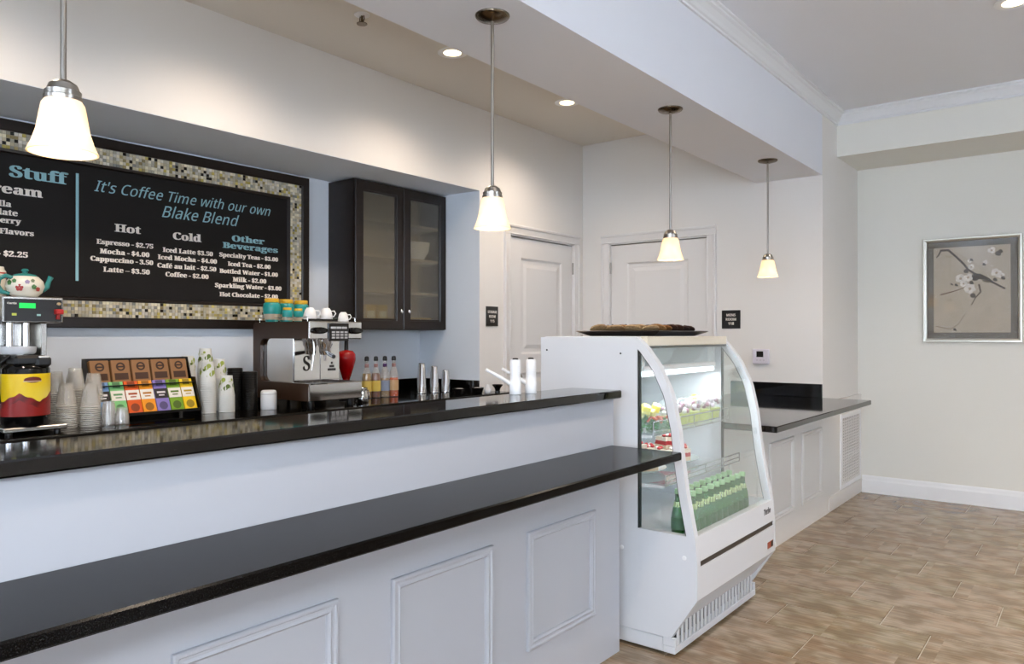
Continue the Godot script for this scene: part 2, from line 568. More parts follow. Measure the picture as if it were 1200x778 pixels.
func tile(t: MB, x0: float, x1: float, z0: float, z1: float, flip: int, sh: float) -> void:
	var e := 0.002
	var f := func(x: float, z: float) -> Vector2:
		var u := (x - x0) / (x1 - x0) * 0.98 + 0.01
		var w := (z - z0) / (z1 - z0) * 0.96 + 0.02
		if flip & 1: u = 1.0 - u
		if flip & 2: w = 1.0 - w
		return Vector2(u + sh, w)
	var c := [Vector3(x0 + e, 0, z0 + e), Vector3(x1 - e, 0, z0 + e), Vector3(x1 - e, 0, z1 - e), Vector3(x0 + e, 0, z1 - e)]
	var d := [Vector3(x0, -0.004, z0), Vector3(x1, -0.004, z0), Vector3(x1, -0.004, z1), Vector3(x0, -0.004, z1)]
	var U := Vector3.UP
	t.tri(c[0], c[1], c[2], U, U, U, f.call(c[0].x, c[0].z), f.call(c[1].x, c[1].z), f.call(c[2].x, c[2].z))
	t.tri(c[0], c[2], c[3], U, U, U, f.call(c[0].x, c[0].z), f.call(c[2].x, c[2].z), f.call(c[3].x, c[3].z))
	for i in 4:
		var j := (i + 1) % 4
		var m: Vector3 = ((c[i] + c[j]) * 0.5 - (c[0] + c[2]) * 0.5).normalized() + U * 0.5
		t.tri(c[i], c[j], d[j], m.normalized(), m.normalized(), m.normalized(), f.call(c[i].x, c[i].z), f.call(c[j].x, c[j].z), f.call(d[j].x, d[j].z))
		t.tri(c[i], d[j], d[i], m.normalized(), m.normalized(), m.normalized(), f.call(c[i].x, c[i].z), f.call(d[j].x, d[j].z), f.call(d[i].x, d[i].z))

# door in a wall: c = middle of the door foot on the wall face, ax along the wall (left to right), nrm out of the wall
func door(k: int, c: Vector3, ax: Vector3, nrm: Vector3, w: float, h: float, hinge: float) -> void:
	var b := MB.new()
	var bas := Basis(ax, Vector3.UP, nrm)
	var xf := Transform3D(bas, c)
	# leaf: stiles and rails round two recessed, raised panels
	var lw := w - 0.008
	var lh := h - 0.012
	var st := 0.155
	var f := -0.014
	var th := 0.036
	var rows := [[0.0, 0.22], [0.98, 0.15], [lh - 0.155, 0.155]]
	for s in [-1, 1]:
		b.box(Vector3(s * (lw * 0.5 - st * 0.5), lh * 0.5, f - th * 0.5), Vector3(st, lh, th), 0.0, xf)
	for r in rows:
		b.box(Vector3(0, r[0] + r[1] * 0.5, f - th * 0.5), Vector3(lw - 2 * st, r[1], th), 0.0, xf)
	var o := struct("door_%d" % k, b, M.door)
	for pz in [[0.22, 0.98], [1.13, lh - 0.155]]:
		var p := MB.new()
		var cy: float = (pz[0] + pz[1]) * 0.5
		var ph: float = pz[1] - pz[0]
		var pw := lw - 2 * st
		p.frame(xf * Vector3(0, cy, f - 0.012), ax, Vector3.UP, nrm, pw, ph, [Vector2(0, 0.012), Vector2(0.012, 0.002), Vector2(0.02, 0.0), Vector2(0.045, 0.0), Vector2(0.075, 0.008)])
		p.box(Vector3(0, cy, f - 0.014), Vector3(pw - 0.15, ph - 0.15, 0.02), 0.0, xf)
		part(o, "door_panel", p, M.door)
	for y in [0.25, 1.86]:
		var hb := MB.new()
		hb.tube([xf * Vector3(hinge * (w * 0.5), y - 0.05, -0.006), xf * Vector3(hinge * (w * 0.5), y + 0.05, -0.006)], 0.009, 8)
		part(o, "hinge", hb, M.nickel, "steel hinge")
	var kn := MB.new()
	kn.lathe([Vector2(0, 0), Vector2(0.03, 0), Vector2(0.03, 0.006), Vector2(0.012, 0.01), Vector2(0.012, 0.035), Vector2(0.027, 0.045), Vector2(0.027, 0.06), Vector2(0.018, 0.068), Vector2(0, 0.07)], 16, xf * Transform3D(Basis(Vector3.RIGHT, PI / 2), Vector3(-hinge * (w * 0.5 - 0.07), 0.96, f)))
	part(o, "knob", kn, M.nickel, "steel knob")
	# casing and jamb
	var cs := MB.new()
	var cw := 0.078
	for s in [-1, 1]:
		cs.box(Vector3(s * (w * 0.5 + 0.004), h * 0.5, -0.03), Vector3(0.008, h, 0.06), 0.0, xf)
	cs.box(Vector3(0, h + 0.0, -0.03), Vector3(w, 0.008, 0.06), 0.0, xf)
	var prof := [Vector2(0, 0), Vector2(cw, 0), Vector2(cw, 0.02), Vector2(cw - 0.008, 0.024), Vector2(cw - 0.02, 0.022), Vector2(cw - 0.026, 0.014), Vector2(0.012, 0.010), Vector2(0.004, 0.012), Vector2(0, 0.008)]
	for s in [-1, 1]:
		cs.prism(prof, xf * Vector3(s * (w * 0.5 + 0.004), 0, 0), ax * s, nrm, Vector3.UP * (h + 0.006))
	cs.prism(prof, xf * Vector3(-w * 0.5 - 0.004 - cw, h + 0.006, 0), Vector3.UP, nrm, ax * (w + 0.008 + 2 * cw))
	part(o, "door_casing", cs, M.door)

func doors() -> void:
	door(1, Vector3(LEFT_X, 0, -5.025), Vector3(0, 0, -1), Vector3.RIGHT, 0.89, 2.065, 1.0)
	door(2, Vector3(-2.894, 0, DOOR_Z), Vector3.RIGHT, Vector3.BACK, 0.88, 2.065, -1.0)

func panel_moulding(o: Node, x: float, za: float, zb: float, ya: float, yb: float, m: Material) -> void:
	var b := MB.new()
	b.frame(Vector3(x, (ya + yb) * 0.5, (za + zb) * 0.5), Vector3(0, 0, -1), Vector3.UP, Vector3.RIGHT, absf(zb - za), yb - ya,
		[Vector2(0, 0), Vector2(0, 0.010), Vector2(0.004, 0.013), Vector2(0.010, 0.013), Vector2(0.014, 0.009), Vector2(0.020, 0.009), Vector2(0.026, 0.012), Vector2(0.032, 0.007), Vector2(0.034, 0.0)])
	part(o, "panel_moulding", b, m)

func bar() -> void:
	var b := MB.new()
	b.bx(-1.70, BAR_X, 0, 1.028, -2.655, ROOM_Z)
	b.bx(BAR_X, -1.54, 0, 0.806, -2.668, ROOM_Z)
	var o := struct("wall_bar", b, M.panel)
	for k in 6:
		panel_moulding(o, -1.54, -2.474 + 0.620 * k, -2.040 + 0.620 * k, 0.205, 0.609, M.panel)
	var at0 := Vector3(-1.64, 1.028, -1.0)
	var t := thing("bar_counter", "polished black granite bar top along the white wall", "countertop", at0)
	b = MB.new(at0)
	b.bx(-1.755, -1.515, 1.028, 1.060, -2.645, ROOM_Z, 0.004)
	part(t, "slab", b, M.granite_mirror)
	at0 = Vector3(-1.4, 0.806, -1.0)
	t = thing("bar_ledge", "black granite eating ledge below the bar top", "countertop", at0)
	b = MB.new(at0)
	b.bx(BAR_X, -1.252, 0.806, 0.836, -2.640, ROOM_Z, 0.004)
	part(t, "slab", b, M.granite)

func side_counter() -> void:
	var b := MB.new()
	b.bx(-1.69, -1.573, 0, 0.80, DOOR_Z, -3.67)
	b.bx(-1.573, -1.547, 0, 0.80, FAR_Z, -3.67)
	var o := struct("wall_counter", b, M.counter_panel)
	for z in [-3.82, -4.43, -5.042]:
		panel_moulding(o, -1.547, z - 0.44, z, 0.165, 0.64, M.counter_panel)
	b = MB.new()
	b.bx(-1.547, -1.538, 0.095, 0.112, -6.60, -5.66)
	b.bx(-1.547, -1.540, 0.02, 0.095, -6.60, -5.66)
	part(o, "ledge_moulding", b, M.counter_panel)
	var at0 := Vector3(-1.7, 0.80, -4.65)
	var t := thing("desk_counter", "low black granite counter beyond the display case", "countertop", at0)
	b = MB.new(at0)
	b.bx(-2.25, -1.25, 0.80, 0.832, -5.618, -3.70, 0.004)
	part(t, "slab", b, M.granite_mirror)
	b = MB.new(at0)
	b.bx(-2.25, COL_X, 0.832, 0.930, -5.618, -5.598, 0.003)
	part(t, "backsplash", b, M.granite_mirror)
	b = MB.new(at0)
	b.bx(-2.25, -2.22, 0.0, 0.80, -5.60, -3.70, 0.002)
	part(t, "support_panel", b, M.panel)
	# return air grille
	at0 = Vector3(-1.547, 0.12, -6.26)
	t = thing("vent_grille", "white louvred return air grille low on the panelled wall", "vent", at0)
	b = MB.new(at0)
	b.frame(Vector3(-1.547, 0.40, -6.265), Vector3(0, 0, -1), Vector3.UP, Vector3.RIGHT, 0.59, 0.56, [Vector2(0, 0), Vector2(0, 0.008), Vector2(0.004, 0.010), Vector2(0.03, 0.010), Vector2(0.034, 0.0)])
	part(t, "frame", b, M.trim)
	b = MB.new(at0)
	b.bx(-1.5465, -1.5455, 0.15, 0.65, -6.53, -6.0)
	part(t, "backing", b, mat(Color(0.36, 0.32, 0.29), 0.8))
	b = MB.new(at0)
	for i in 22:
		b.box(Vector3(-1.542, 0.165 + i * 0.022, -6.265), Vector3(0.008, 0.0075, 0.53), 0.0)
	for i in 13:
		b.box(Vector3(-1.540, 0.40, -6.505 + i * 0.04), Vector3(0.006, 0.5, 0.008), 0.0)
	var s := part(t, "louvre_grid", b, M.counter_panel)
	s.set_meta("kind", "stuff")

# ---------------------------------------------------------------- display case
const CZ0 := -2.74
const CZ1 := -3.63

func arch() -> Array:
	var raw := [Vector2(-1.50, 1.274), Vector2(-1.462, 1.240), Vector2(-1.400, 1.162), Vector2(-1.344, 1.049), Vector2(-1.312, 0.906), Vector2(-1.298, 0.785), Vector2(-1.281, 0.666), Vector2(-1.262, 0.57), Vector2(-1.246, 0.491)]
	var c := Curve2D.new()
	for i in raw.size():
		var tn: Vector2 = (raw[min(i + 1, raw.size() - 1)] - raw[max(i - 1, 0)]) / 6.0
		c.add_point(raw[i], -tn, tn)
	var out := []
	for i in 33:
		out.append(c.sample_baked(c.get_baked_length() * i / 32.0))
	return out

func inset(pts: Array, d: float) -> Array:
	var out := []
	for i in pts.size():
		var t: Vector2 = (pts[min(i + 1, pts.size() - 1)] - pts[max(i - 1, 0)]).normalized()
		out.append(pts[i] + Vector2(t.y, -t.x) * d)
	return out

func ribbon(b: MB, outer: Array, inner: Array, z0: float, z1: float) -> void:
	for i in outer.size() - 1:
		var o0 := Vector3(outer[i].x, outer[i].y, 0)
		var o1 := Vector3(outer[i + 1].x, outer[i + 1].y, 0)
		var i0 := Vector3(inner[i].x, inner[i].y, 0)
		var i1 := Vector3(inner[i + 1].x, inner[i + 1].y, 0)
		var a := Vector3(0, 0, z0)
		var c := Vector3(0, 0, z1)
		var m := (o0 - i0 + o1 - i1)
		var m0: Vector3 = (o0 - i0).normalized()
		var m1: Vector3 = (o1 - i1).normalized()
		b.tri(o0 + a, o1 + a, o1 + c, m0, m1, m1); b.tri(o0 + a, o1 + c, o0 + c, m0, m1, m0)
		b.tri(i0 + a, i1 + a, i1 + c, -m0, -m1, -m1); b.tri(i0 + a, i1 + c, i0 + c, -m0, -m1, -m0)
		b.face([o0 + a, o1 + a, i1 + a, i0 + a], a - c)
		b.face([o0 + c, o1 + c, i1 + c, i0 + c], c - a)
		if i == 0: b.face([o0 + a, o0 + c, i0 + c, i0 + a], o0 - o1)
		if i == outer.size() - 2: b.face([o1 + a, o1 + c, i1 + c, i1 + a], o1 - o0)

func display_case() -> void:
	var at0 := Vector3(-1.62, 0, -3.185)
	var t := thing("display_case", "white refrigerated display case with curved glass front", "display case", at0)
	var A := arch()
	for side in 2:
		var z0 := CZ0 if side == 0 else CZ1 + 0.03
		var z1 := CZ0 - 0.03 if side == 0 else CZ1
		var b := MB.new(at0)
		b.prism([Vector2(-1.985, 0.075), Vector2(-1.348, 0.075), Vector2(-1.236, 0.247), Vector2(-1.235, 0.38), Vector2(-1.246, 0.491), Vector2(-1.985, 0.491)], Vector3(0, 0, z1), Vector3.RIGHT, Vector3.UP, Vector3(0, 0, z0 - z1))
		b.prism([Vector2(-1.985, 0.491), Vector2(-1.497, 0.491), Vector2(-1.497, 1.272), Vector2(-1.985, 1.272)], Vector3(0, 0, z1), Vector3.RIGHT, Vector3.UP, Vector3(0, 0, z0 - z1))
		var sp := part(t, "side_panel", b, M.enamel)
		b = MB.new(at0)
		ribbon(b, A, inset(A, 0.034), z0 + 0.0015, z1 - 0.0015)
		part(t, "curved_frame", b, M.enamel)
		b = MB.new(at0)
		ribbon(b, inset(A, 0.034), inset(A, 0.039), z0 - 0.004, z1 + 0.004)
		b.bx(-1.497, -1.492, 0.491, 1.25, z1 + 0.004, z0 - 0.004)
		part(t, "gasket", b, M.black)
		# side pane
		var poly := [Vector2(-1.492, 0.491)]
		var In := inset(A, 0.038)
		for i in range(In.size() - 1, -1, -1):
			if In[i].x > -1.492 and In[i].y > 0.491: poly.append(In[i])
		poly.append(Vector2(-1.492, poly[-1].y))
		b = MB.new(at0)
		b.prism(poly, Vector3(0, 0, (z0 + z1) * 0.5 - 0.0025), Vector3.RIGHT, Vector3.UP, Vector3(0, 0, 0.005))
		part(t, "side_glass", b, M.pane)
		if side == 0:
			for q in [[641, 410, -1.952, 1.215, 0], [730, 411, -1.575, 1.205, 0], [0, 0, -1.57, 0.40, 1], [0, 0, -1.29, 0.405, 1]]:
				b = MB.new(at0)
				var r := 0.004 if q[4] == 0 else 0.009
				b.lathe([Vector2(0, 0), Vector2(r, 0), Vector2(r, 0.002), Vector2(r * 0.6, 0.004), Vector2(0, 0.004)], 12, Transform3D(Basis(Vector3.RIGHT, PI / 2), Vector3(q[2], q[3], CZ0)))
				part(sp, "screw", b, M.black if q[4] == 0 else M.white)
	# curved front pane
	var b := MB.new(at0)
	ribbon(b, inset(A, 0.006), inset(A, 0.011), CZ0 - 0.031, CZ1 + 0.031)
	part(t, "front_glass", b, M.pane)
	# top
	b = MB.new(at0)
	b.bx(-1.985, -1.50, 1.240, 1.276, CZ1 + 0.03, CZ0 - 0.03, 0.003)
	part(t, "top", b, M.enamel)
	b = MB.new(at0)
	b.bx(-1.50, -1.466, 1.236, 1.276, CZ1 + 0.03, CZ0 - 0.03, 0.003)
	var hd := part(t, "header", b, M.cream)
	b = MB.new(at0)
	b.bx(-1.50, -1.468, 1.226, 1.236, CZ1 + 0.03, CZ0 - 0.03)
	part(hd, "seal", b, M.black)
	# liner
	b = MB.new(at0)
	b.bx(-1.985, -1.950, 0.07, 1.240, CZ1 + 0.03, CZ0 - 0.03)
	b.bx(-1.950, -1.29, 0.43, 0.455, CZ1 + 0.03, CZ0 - 0.03)
	b.bx(-1.29, -1.262, 0.43, 0.485, CZ1 + 0.03, CZ0 - 0.03)
	part(t, "liner", b, M.enamel)
	for z in [-2.82, -3.55]:
		b = MB.new(at0)
		b.bx(-1.950, -1.938, 0.47, 1.2, z - 0.014, z + 0.014, 0.001)
		var stn := part(t, "shelf_standard", b, M.steel)
		for i in 14:
			b = MB.new(at0)
			b.bx(-1.9382, -1.9375, 0.52 + i * 0.048, 0.545 + i * 0.048, z - 0.004, z + 0.004)
			part(stn, "slot", b, M.black)
	# front panels, groove, chin, kick grille
	b = MB.new(at0)
	b.prism([Vector2(-1.262, 0.491), Vector2(-1.246, 0.491), Vector2(-1.236, 0.395), Vector2(-1.262, 0.395)], Vector3(0, 0, CZ1 + 0.03), Vector3.RIGHT, Vector3.UP, Vector3(0, 0, CZ0 - CZ1 - 0.06))
	var up := part(t, "front_panel", b, M.enamel)
	b = MB.new(at0)
	b.bx(-1.262, -1.240, 0.372, 0.395, CZ1 + 0.03, CZ0 - 0.03)
	part(t, "groove_strip", b, mat(Color(0.20, 0.17, 0.13), 0.4), "dark bronze strip")
	b = MB.new(at0)
	b.prism([Vector2(-1.262, 0.372), Vector2(-1.2355, 0.372), Vector2(-1.236, 0.247), Vector2(-1.262, 0.247)], Vector3(0, 0, CZ1 + 0.03), Vector3.RIGHT, Vector3.UP, Vector3(0, 0, CZ0 - CZ1 - 0.06))
	var lp := part(t, "lower_panel", b, M.enamel)
	b = MB.new(at0)
	b.prism([Vector2(-1.236, 0.247), Vector2(-1.330, 0.125), Vector2(-1.345, 0.125), Vector2(-1.262, 0.247)], Vector3(0, 0, CZ1 + 0.03), Vector3.RIGHT, Vector3.UP, Vector3(0, 0, CZ0 - CZ1 - 0.06))
	part(t, "chin", b, M.enamel)
	b = MB.new(at0)
	b.bx(-1.95, -1.385, 0.012, 0.072, CZ1 + 0.005, CZ0 - 0.005, 0.003)
	part(t, "base", b, M.enamel)
	b = MB.new(at0)
	b.bx(-1.385, -1.332, 0.012, 0.040, CZ1 + 0.005, CZ0 - 0.005, 0.002)
	part(t, "kick_rail", b, M.enamel)
	for z in [CZ0 - 0.005, CZ1 + 0.023]:
		b = MB.new(at0)
		b.bx(-1.385, -1.332, 0.040, 0.074, z - 0.018, z, 0.002)
		part(t, "corner_post", b, M.enamel)
	b = MB.new(at0)
	b.bx(-1.384, -1.372, 0.040, 0.150, CZ1 + 0.03, CZ0 - 0.03)
	part(t, "grille_backing", b, mat(Color(0.07, 0.07, 0.075), 0.7))
	for i in 22:
		b = MB.new(at0)
		b.box(Vector3(-1.340, 0.083, CZ0 - 0.048 - i * 0.0378), Vector3(0.006, 0.088, 0.020), 0.001)
		part(t, "slat", b, M.enamel)
	# badge and sticker
	lettering(up, "Turbo", font("Droid Serif", 400, 0.0, 0.2), mat(Color(0.36, 0.35, 0.36), 0.4), Vector3(-1.2405, 0.437, -3.49) - at0, 0.085, PI / 2, 0.030)
	b = MB.new(at0)
	b.bx(-1.2365, -1.2345, 0.275, 0.305, -3.595, -3.52)
	part(lp, "sticker", b, mat(Color(0.62, 0.28, 0.16), 0.5), "orange rating sticker")
	b = MB.new(at0)
	b.bx(-1.2365, -1.2340, 0.277, 0.303, -3.593, -3.565)
	part(lp, "sticker_print", b, M.black)
	# shelves
	for sh in [[-1.45, 0.872, 0.922], [-1.395, 0.672, 0.705]]:
		b = MB.new(at0)
		b.bx(-1.938, sh[0] - 0.012, sh[1] - 0.006, sh[1], CZ1 + 0.05, CZ0 - 0.05)
		var sf := part(t, "shelf", b, M.pane, "glass shelf")
		b = MB.new(at0)
		for y in [sh[1] - 0.006, sh[1] + 0.012, sh[2]]:
			b.tube([Vector3(sh[0], y, CZ1 + 0.05), Vector3(sh[0], y, CZ0 - 0.05)], 0.0032, 6)
		for i in 5:
			b.tube([Vector3(sh[0], sh[1] - 0.008, CZ1 + 0.05 + i * 0.1975), Vector3(sh[0], sh[2], CZ1 + 0.05 + i * 0.1975)], 0.0028, 6)
		part(sf, "wire_rail", b, M.chrome)
		for z in [CZ1 + 0.055, CZ0 - 0.055]:
			b = MB.new(at0)
			b.prism([Vector2(-1.938, sh[1] - 0.007), Vector2(sh[0] - 0.01, sh[1] - 0.007), Vector2(sh[0] - 0.01, sh[1] - 0.016), Vector2(-1.938, sh[1] - 0.05)], Vector3(0, 0, z - 0.002), Vector3.RIGHT, Vector3.UP, Vector3(0, 0, 0.004))
			part(sf, "bracket", b, M.white)
	# lamp under the header
	b = MB.new(at0)
	b.bx(-1.545, -1.505, 1.128, 1.150, -3.56, -2.81, 0.004)
	b.bx(-1.54, -1.51, 1.15, 1.24, -2.83, -2.815)
	b.bx(-1.54, -1.51, 1.15, 1.24, -3.555, -3.54)
	var fx := part(t, "lamp_housing", b, M.white)
	b = MB.new(at0)
	b.tube([Vector3(-1.522, 1.116, -3.55), Vector3(-1.522, 1.116, -2.82)], 0.012, 10)
	part(fx, "light_tube", b, glow(Color(0.92, 0.97, 1.0), 1.6))
	var l := AreaLight3D.new()
	l.name = "case_lamp"
	l.position = Vector3(-1.522, 1.10, -3.185)
	l.rotation = Vector3(-PI / 2, 0, 0)
	l.area_size = Vector2(0.024, 0.73)
	l.light_color = Color(0.92, 0.97, 1.0)
	l.light_energy = 0.26
	l.area_range = 12.0
	l.shadow_enabled = true
	add_child(l)

func case_contents() -> void:
	# green bottles in two rows
	var src: Node3D = null
	var green := glass(Color(0.05, 0.42, 0.09), 0.8, 0.06)
	for r in 2:
		for k in 10:
			var p := Vector3(-1.322 - 0.064 * r, 0.456, -2.885 - 0.0605 * k)
			var lab := "green glass water bottle in the front row on the case floor" if r == 0 else "green glass water bottle in the second row on the case floor"
			var g := "green bottles, front row" if r == 0 else "green bottles, second row"
			if src == null:
				src = thing("water_bottle", lab, "bottle", p, g)
				var b := MB.new()
				b.lathe([Vector2(0, 0.002), Vector2(0.024, 0), Vector2(0.028, 0.006), Vector2(0.029, 0.05), Vector2(0.027, 0.085), Vector2(0.020, 0.115), Vector2(0.013, 0.140), Vector2(0.0115, 0.168), Vector2(0, 0.168)], 16)
				part(src, "body", b, green)
				b = MB.new()
				b.lathe([Vector2(0, 0.166), Vector2(0.014, 0.166), Vector2(0.0145, 0.182), Vector2(0.012, 0.186), Vector2(0, 0.186)], 12)
				part(src, "cap", b, mat(Color(0.62, 0.78, 0.58), 0.35), "pale green cap")
				b = MB.new()
				b.lathe([Vector2(0.0285, 0.022), Vector2(0.0293, 0.022), Vector2(0.0298, 0.05), Vector2(0.0284, 0.07), Vector2(0.0278, 0.07)], 16)
				part(src, "label_band", b, mat(Color(0.10, 0.32, 0.12), 0.5), "dark green label")
				b = MB.new()
				b.lathe([Vector2(0.0200, 0.112), Vector2(0.0208, 0.113), Vector2(0.0150, 0.134), Vector2(0.0140, 0.134)], 12)
				part(src, "neck_label", b, mat(Color(0.80, 0.84, 0.62), 0.5), "pale neck label")
			else:
				var c := copy(src, "water_bottle", p, lab)
				c.set_meta("group", g)
	# parfait cups on the top shelf
	var cup_src: Node3D = null
	var words := ["nearest the salad boxes", "second from the salad boxes", "in the middle of the row", "second from the far end", "at the far end of the row"]
	for k in 5:
		var p := Vector3(-1.50, 0.873, -3.03 - 0.118 * k)
		var lab: String = "clear parfait cup on the upper shelf, " + words[k]
		if cup_src == null:
			cup_src = thing("parfait_cup", lab, "cup", p, "parfait cups on the upper shelf")
			var b := MB.new()
			b.lathe([Vector2(0, 0), Vector2(0.032, 0), Vector2(0.045, 0.100), Vector2(0.047, 0.102), Vector2(0.0445, 0.102), Vector2(0.031, 0.003), Vector2(0, 0.003)], 20)
			part(cup_src, "shell", b, M.clear)
			b = MB.new()
			b.lathe([Vector2(0, 0.004), Vector2(0.031, 0.004), Vector2(0.0375, 0.055), Vector2(0, 0.055)], 18)
			part(cup_src, "custard", b, mat(Color(0.80, 0.83, 0.42), 0.5), "yellow-green filling")
			var fr := [Color(0.80, 0.74, 0.80), Color(0.45, 0.22, 0.34), Color(0.86, 0.84, 0.84), Color(0.60, 0.36, 0.46)]
			for i in 12:
				b = MB.new()
				var a := i * 2.4
				var rr := 0.030 if i < 8 else 0.012
				b.lathe([Vector2(0, -0.011), Vector2(0.008, -0.008), Vector2(0.0115, 0), Vector2(0.008, 0.008), Vector2(0, 0.011)], 8, at(cos(a) * rr, 0.067 + 0.013 * (i % 3), sin(a) * rr))
				part(cup_src, "fruit_piece", b, mat(fr[i % 4], 0.4))
			b = MB.new()
			b.lathe([Vector2(0.0475, 0.100), Vector2(0.0485, 0.104), Vector2(0.043, 0.112), Vector2(0.026, 0.124), Vector2(0, 0.127), ], 20)
			part(cup_src, "lid", b, M.clear)
		else:
			copy(cup_src, "parfait_cup", p, lab, k * 1.3)
	var y := thing("fruit_cup", "small cup of yellow fruit standing behind the parfait cups", "cup", Vector3(-1.60, 0.873, -3.52))
	var yb := MB.new()
	yb.lathe([Vector2(0, 0), Vector2(0.028, 0), Vector2(0.040, 0.09), Vector2(0.038, 0.09), Vector2(0.027, 0.003), Vector2(0, 0.003)], 18)
	part(y, "shell", yb, M.clear)
	for i in 9:
		yb = MB.new()
		yb.box(Vector3(cos(i * 2.1) * 0.016, 0.02 + i * 0.010, sin(i * 2.1) * 0.016), Vector3(0.026, 0.022, 0.024), 0.004, Transform3D(Basis(), Vector3.ZERO))
		part(y, "fruit_piece", yb, mat(Color(0.86, 0.82, 0.20), 0.4))
	# salad boxes
	for k in 2:
		var p := Vector3(-1.505 - 0.16 * k, 0.873, -2.885)
		var s := thing("salad_box", "clear box of lettuce, carrot and melon on the upper shelf" if k == 0 else "clear salad box behind the front salad box", "food box", p)
		var b := MB.new()
		for q in [[0, -0.0735, 0.15, 0.003], [0, 0.0735, 0.15, 0.003]]:
			b.box(Vector3(q[0], 0.045, q[1]), Vector3(q[2] - 0.02, 0.088, q[3]))
		for sx in [-1, 1]: b.box(Vector3(sx * 0.0665, 0.045, 0), Vector3(0.003, 0.088, 0.146))
		b.box(Vector3(0, 0.0015, 0), Vector3(0.13, 0.003, 0.146))
		part(s, "box_shell", b, M.clear)
		var r2 := RandomNumberGenerator.new()
		r2.seed = 30 + k
		var lf := MB.new()
		for i in 26:
			var c := Vector3(r2.randf_range(-0.055, 0.055), r2.randf_range(0.012, 0.05), r2.randf_range(-0.06, 0.06))
			leaf(lf, c, 0.022, r2)
		var lo := part(s, "lettuce", lf, mat(Color(0.16, 0.46, 0.10), 0.5), "green lettuce")
		lo.set_meta("kind", "stuff")
		for i in 10:
			var f := MB.new()
			f.box(Vector3.ZERO, Vector3(0.03, 0.008, 0.010), 0.002, Transform3D(Basis.from_euler(Vector3(r2.randf() * 3, r2.randf() * 3, r2.randf() * 3)), Vector3(r2.randf_range(-0.02, 0.055), r2.randf_range(0.05, 0.062), r2.randf_range(-0.06, 0.05))))
			part(s, "carrot_strip", f, mat(Color(0.82, 0.34, 0.16), 0.45))
		for i in 6:
			var f := MB.new()
			f.box(Vector3.ZERO, Vector3(0.036, 0.034, 0.036), 0.004, Transform3D(Basis.from_euler(Vector3(r2.randf() * 0.5, r2.randf() * 3, r2.randf() * 0.4)), Vector3(-0.035 + 0.03 * (i / 3), 0.074 + 0.02 * (i % 2), -0.045 + 0.045 * (i % 3))))
			part(s, "melon_cube", f, mat(Color(0.88, 0.85, 0.42), 0.4))
	# platters of sandwiches
	for k in 2:
		var p := Vector3(-1.66, 0.673, -2.98 - 0.34 * k)
		var s := thing("platter", "clear round platter at the near end of the lower shelf" if k == 0 else "clear round platter at the far end of the lower shelf", "platter", p)
		var b := MB.new()
		b.lathe([Vector2(0, 0.002), Vector2(0.11, 0.002), Vector2(0.155, 0.018), Vector2(0.157, 0.022), Vector2(0.152, 0.022), Vector2(0.108, 0.007), Vector2(0, 0.007)], 28)
		part(s, "dish", b, mat(Color(0.80, 0.84, 0.84), 0.15))
		var r2 := RandomNumberGenerator.new()
		r2.seed = 60 + k
		for i in 11:
			var a := TAU * i / 8.0
			var rr := 0.085 if i < 8 else 0.03
			var w := thing("sandwich_wedge", "sandwich wedge with red filling on the %s platter" % ("near" if k == 0 else "far"), "sandwich", p + Vector3(cos(a) * rr, 0.009 + (0.055 if i >= 8 else 0.0), sin(a) * rr), "sandwiches on the %s platter" % ("near" if k == 0 else "far"))
			w.rotation = Vector3(0, -a + r2.randf_range(-0.4, 0.4), 0)
			for j in 3:
				b = MB.new()
				b.prism([Vector2(-0.034, -0.03), Vector2(0.034, -0.03), Vector2(0.0, 0.038)], Vector3(0, 0.001 + j * 0.019, 0), Vector3.RIGHT, Vector3.BACK, Vector3(0, 0.018, 0))
				part(w, ["bread", "filling", "bread"][j], b, mat([Color(0.86, 0.78, 0.66), Color(0.70, 0.14, 0.16), Color(0.90, 0.84, 0.76)][j], 0.7))
			for j in 3:
				b = MB.new()
				b.lathe([Vector2(0, -0.006), Vector2(0.009, -0.003), Vector2(0.011, 0.002), Vector2(0.006, 0.008), Vector2(0, 0.009)], 8, at(-0.015 + 0.014 * j, 0.063, -0.012 + 0.012 * (j % 2)))
				part(w, "topping", b, mat([Color(0.72, 0.10, 0.14), Color(0.90, 0.86, 0.84), Color(0.78, 0.22, 0.22)][j], 0.4))

func leaf(b: MB, c: Vector3, s: float, r: RandomNumberGenerator) -> void:
	var bs := Basis.from_euler(Vector3(r.randf() * 6, r.randf() * 6, r.randf() * 6))
	var pts := []
	for i in 7:
		var a := TAU * i / 7.0
		pts.append(c + bs * Vector3(cos(a) * s, sin(a * 3.0) * s * 0.3, sin(a) * s * 0.8))
	for i in 7:
		b.face([c, pts[i], pts[(i + 1) % 7]], bs * Vector3.UP)
		b.face([c - bs * Vector3(0, 0.001, 0), pts[i] - bs * Vector3(0, 0.001, 0), pts[(i + 1) % 7] - bs * Vector3(0, 0.001, 0)], bs * Vector3.DOWN)

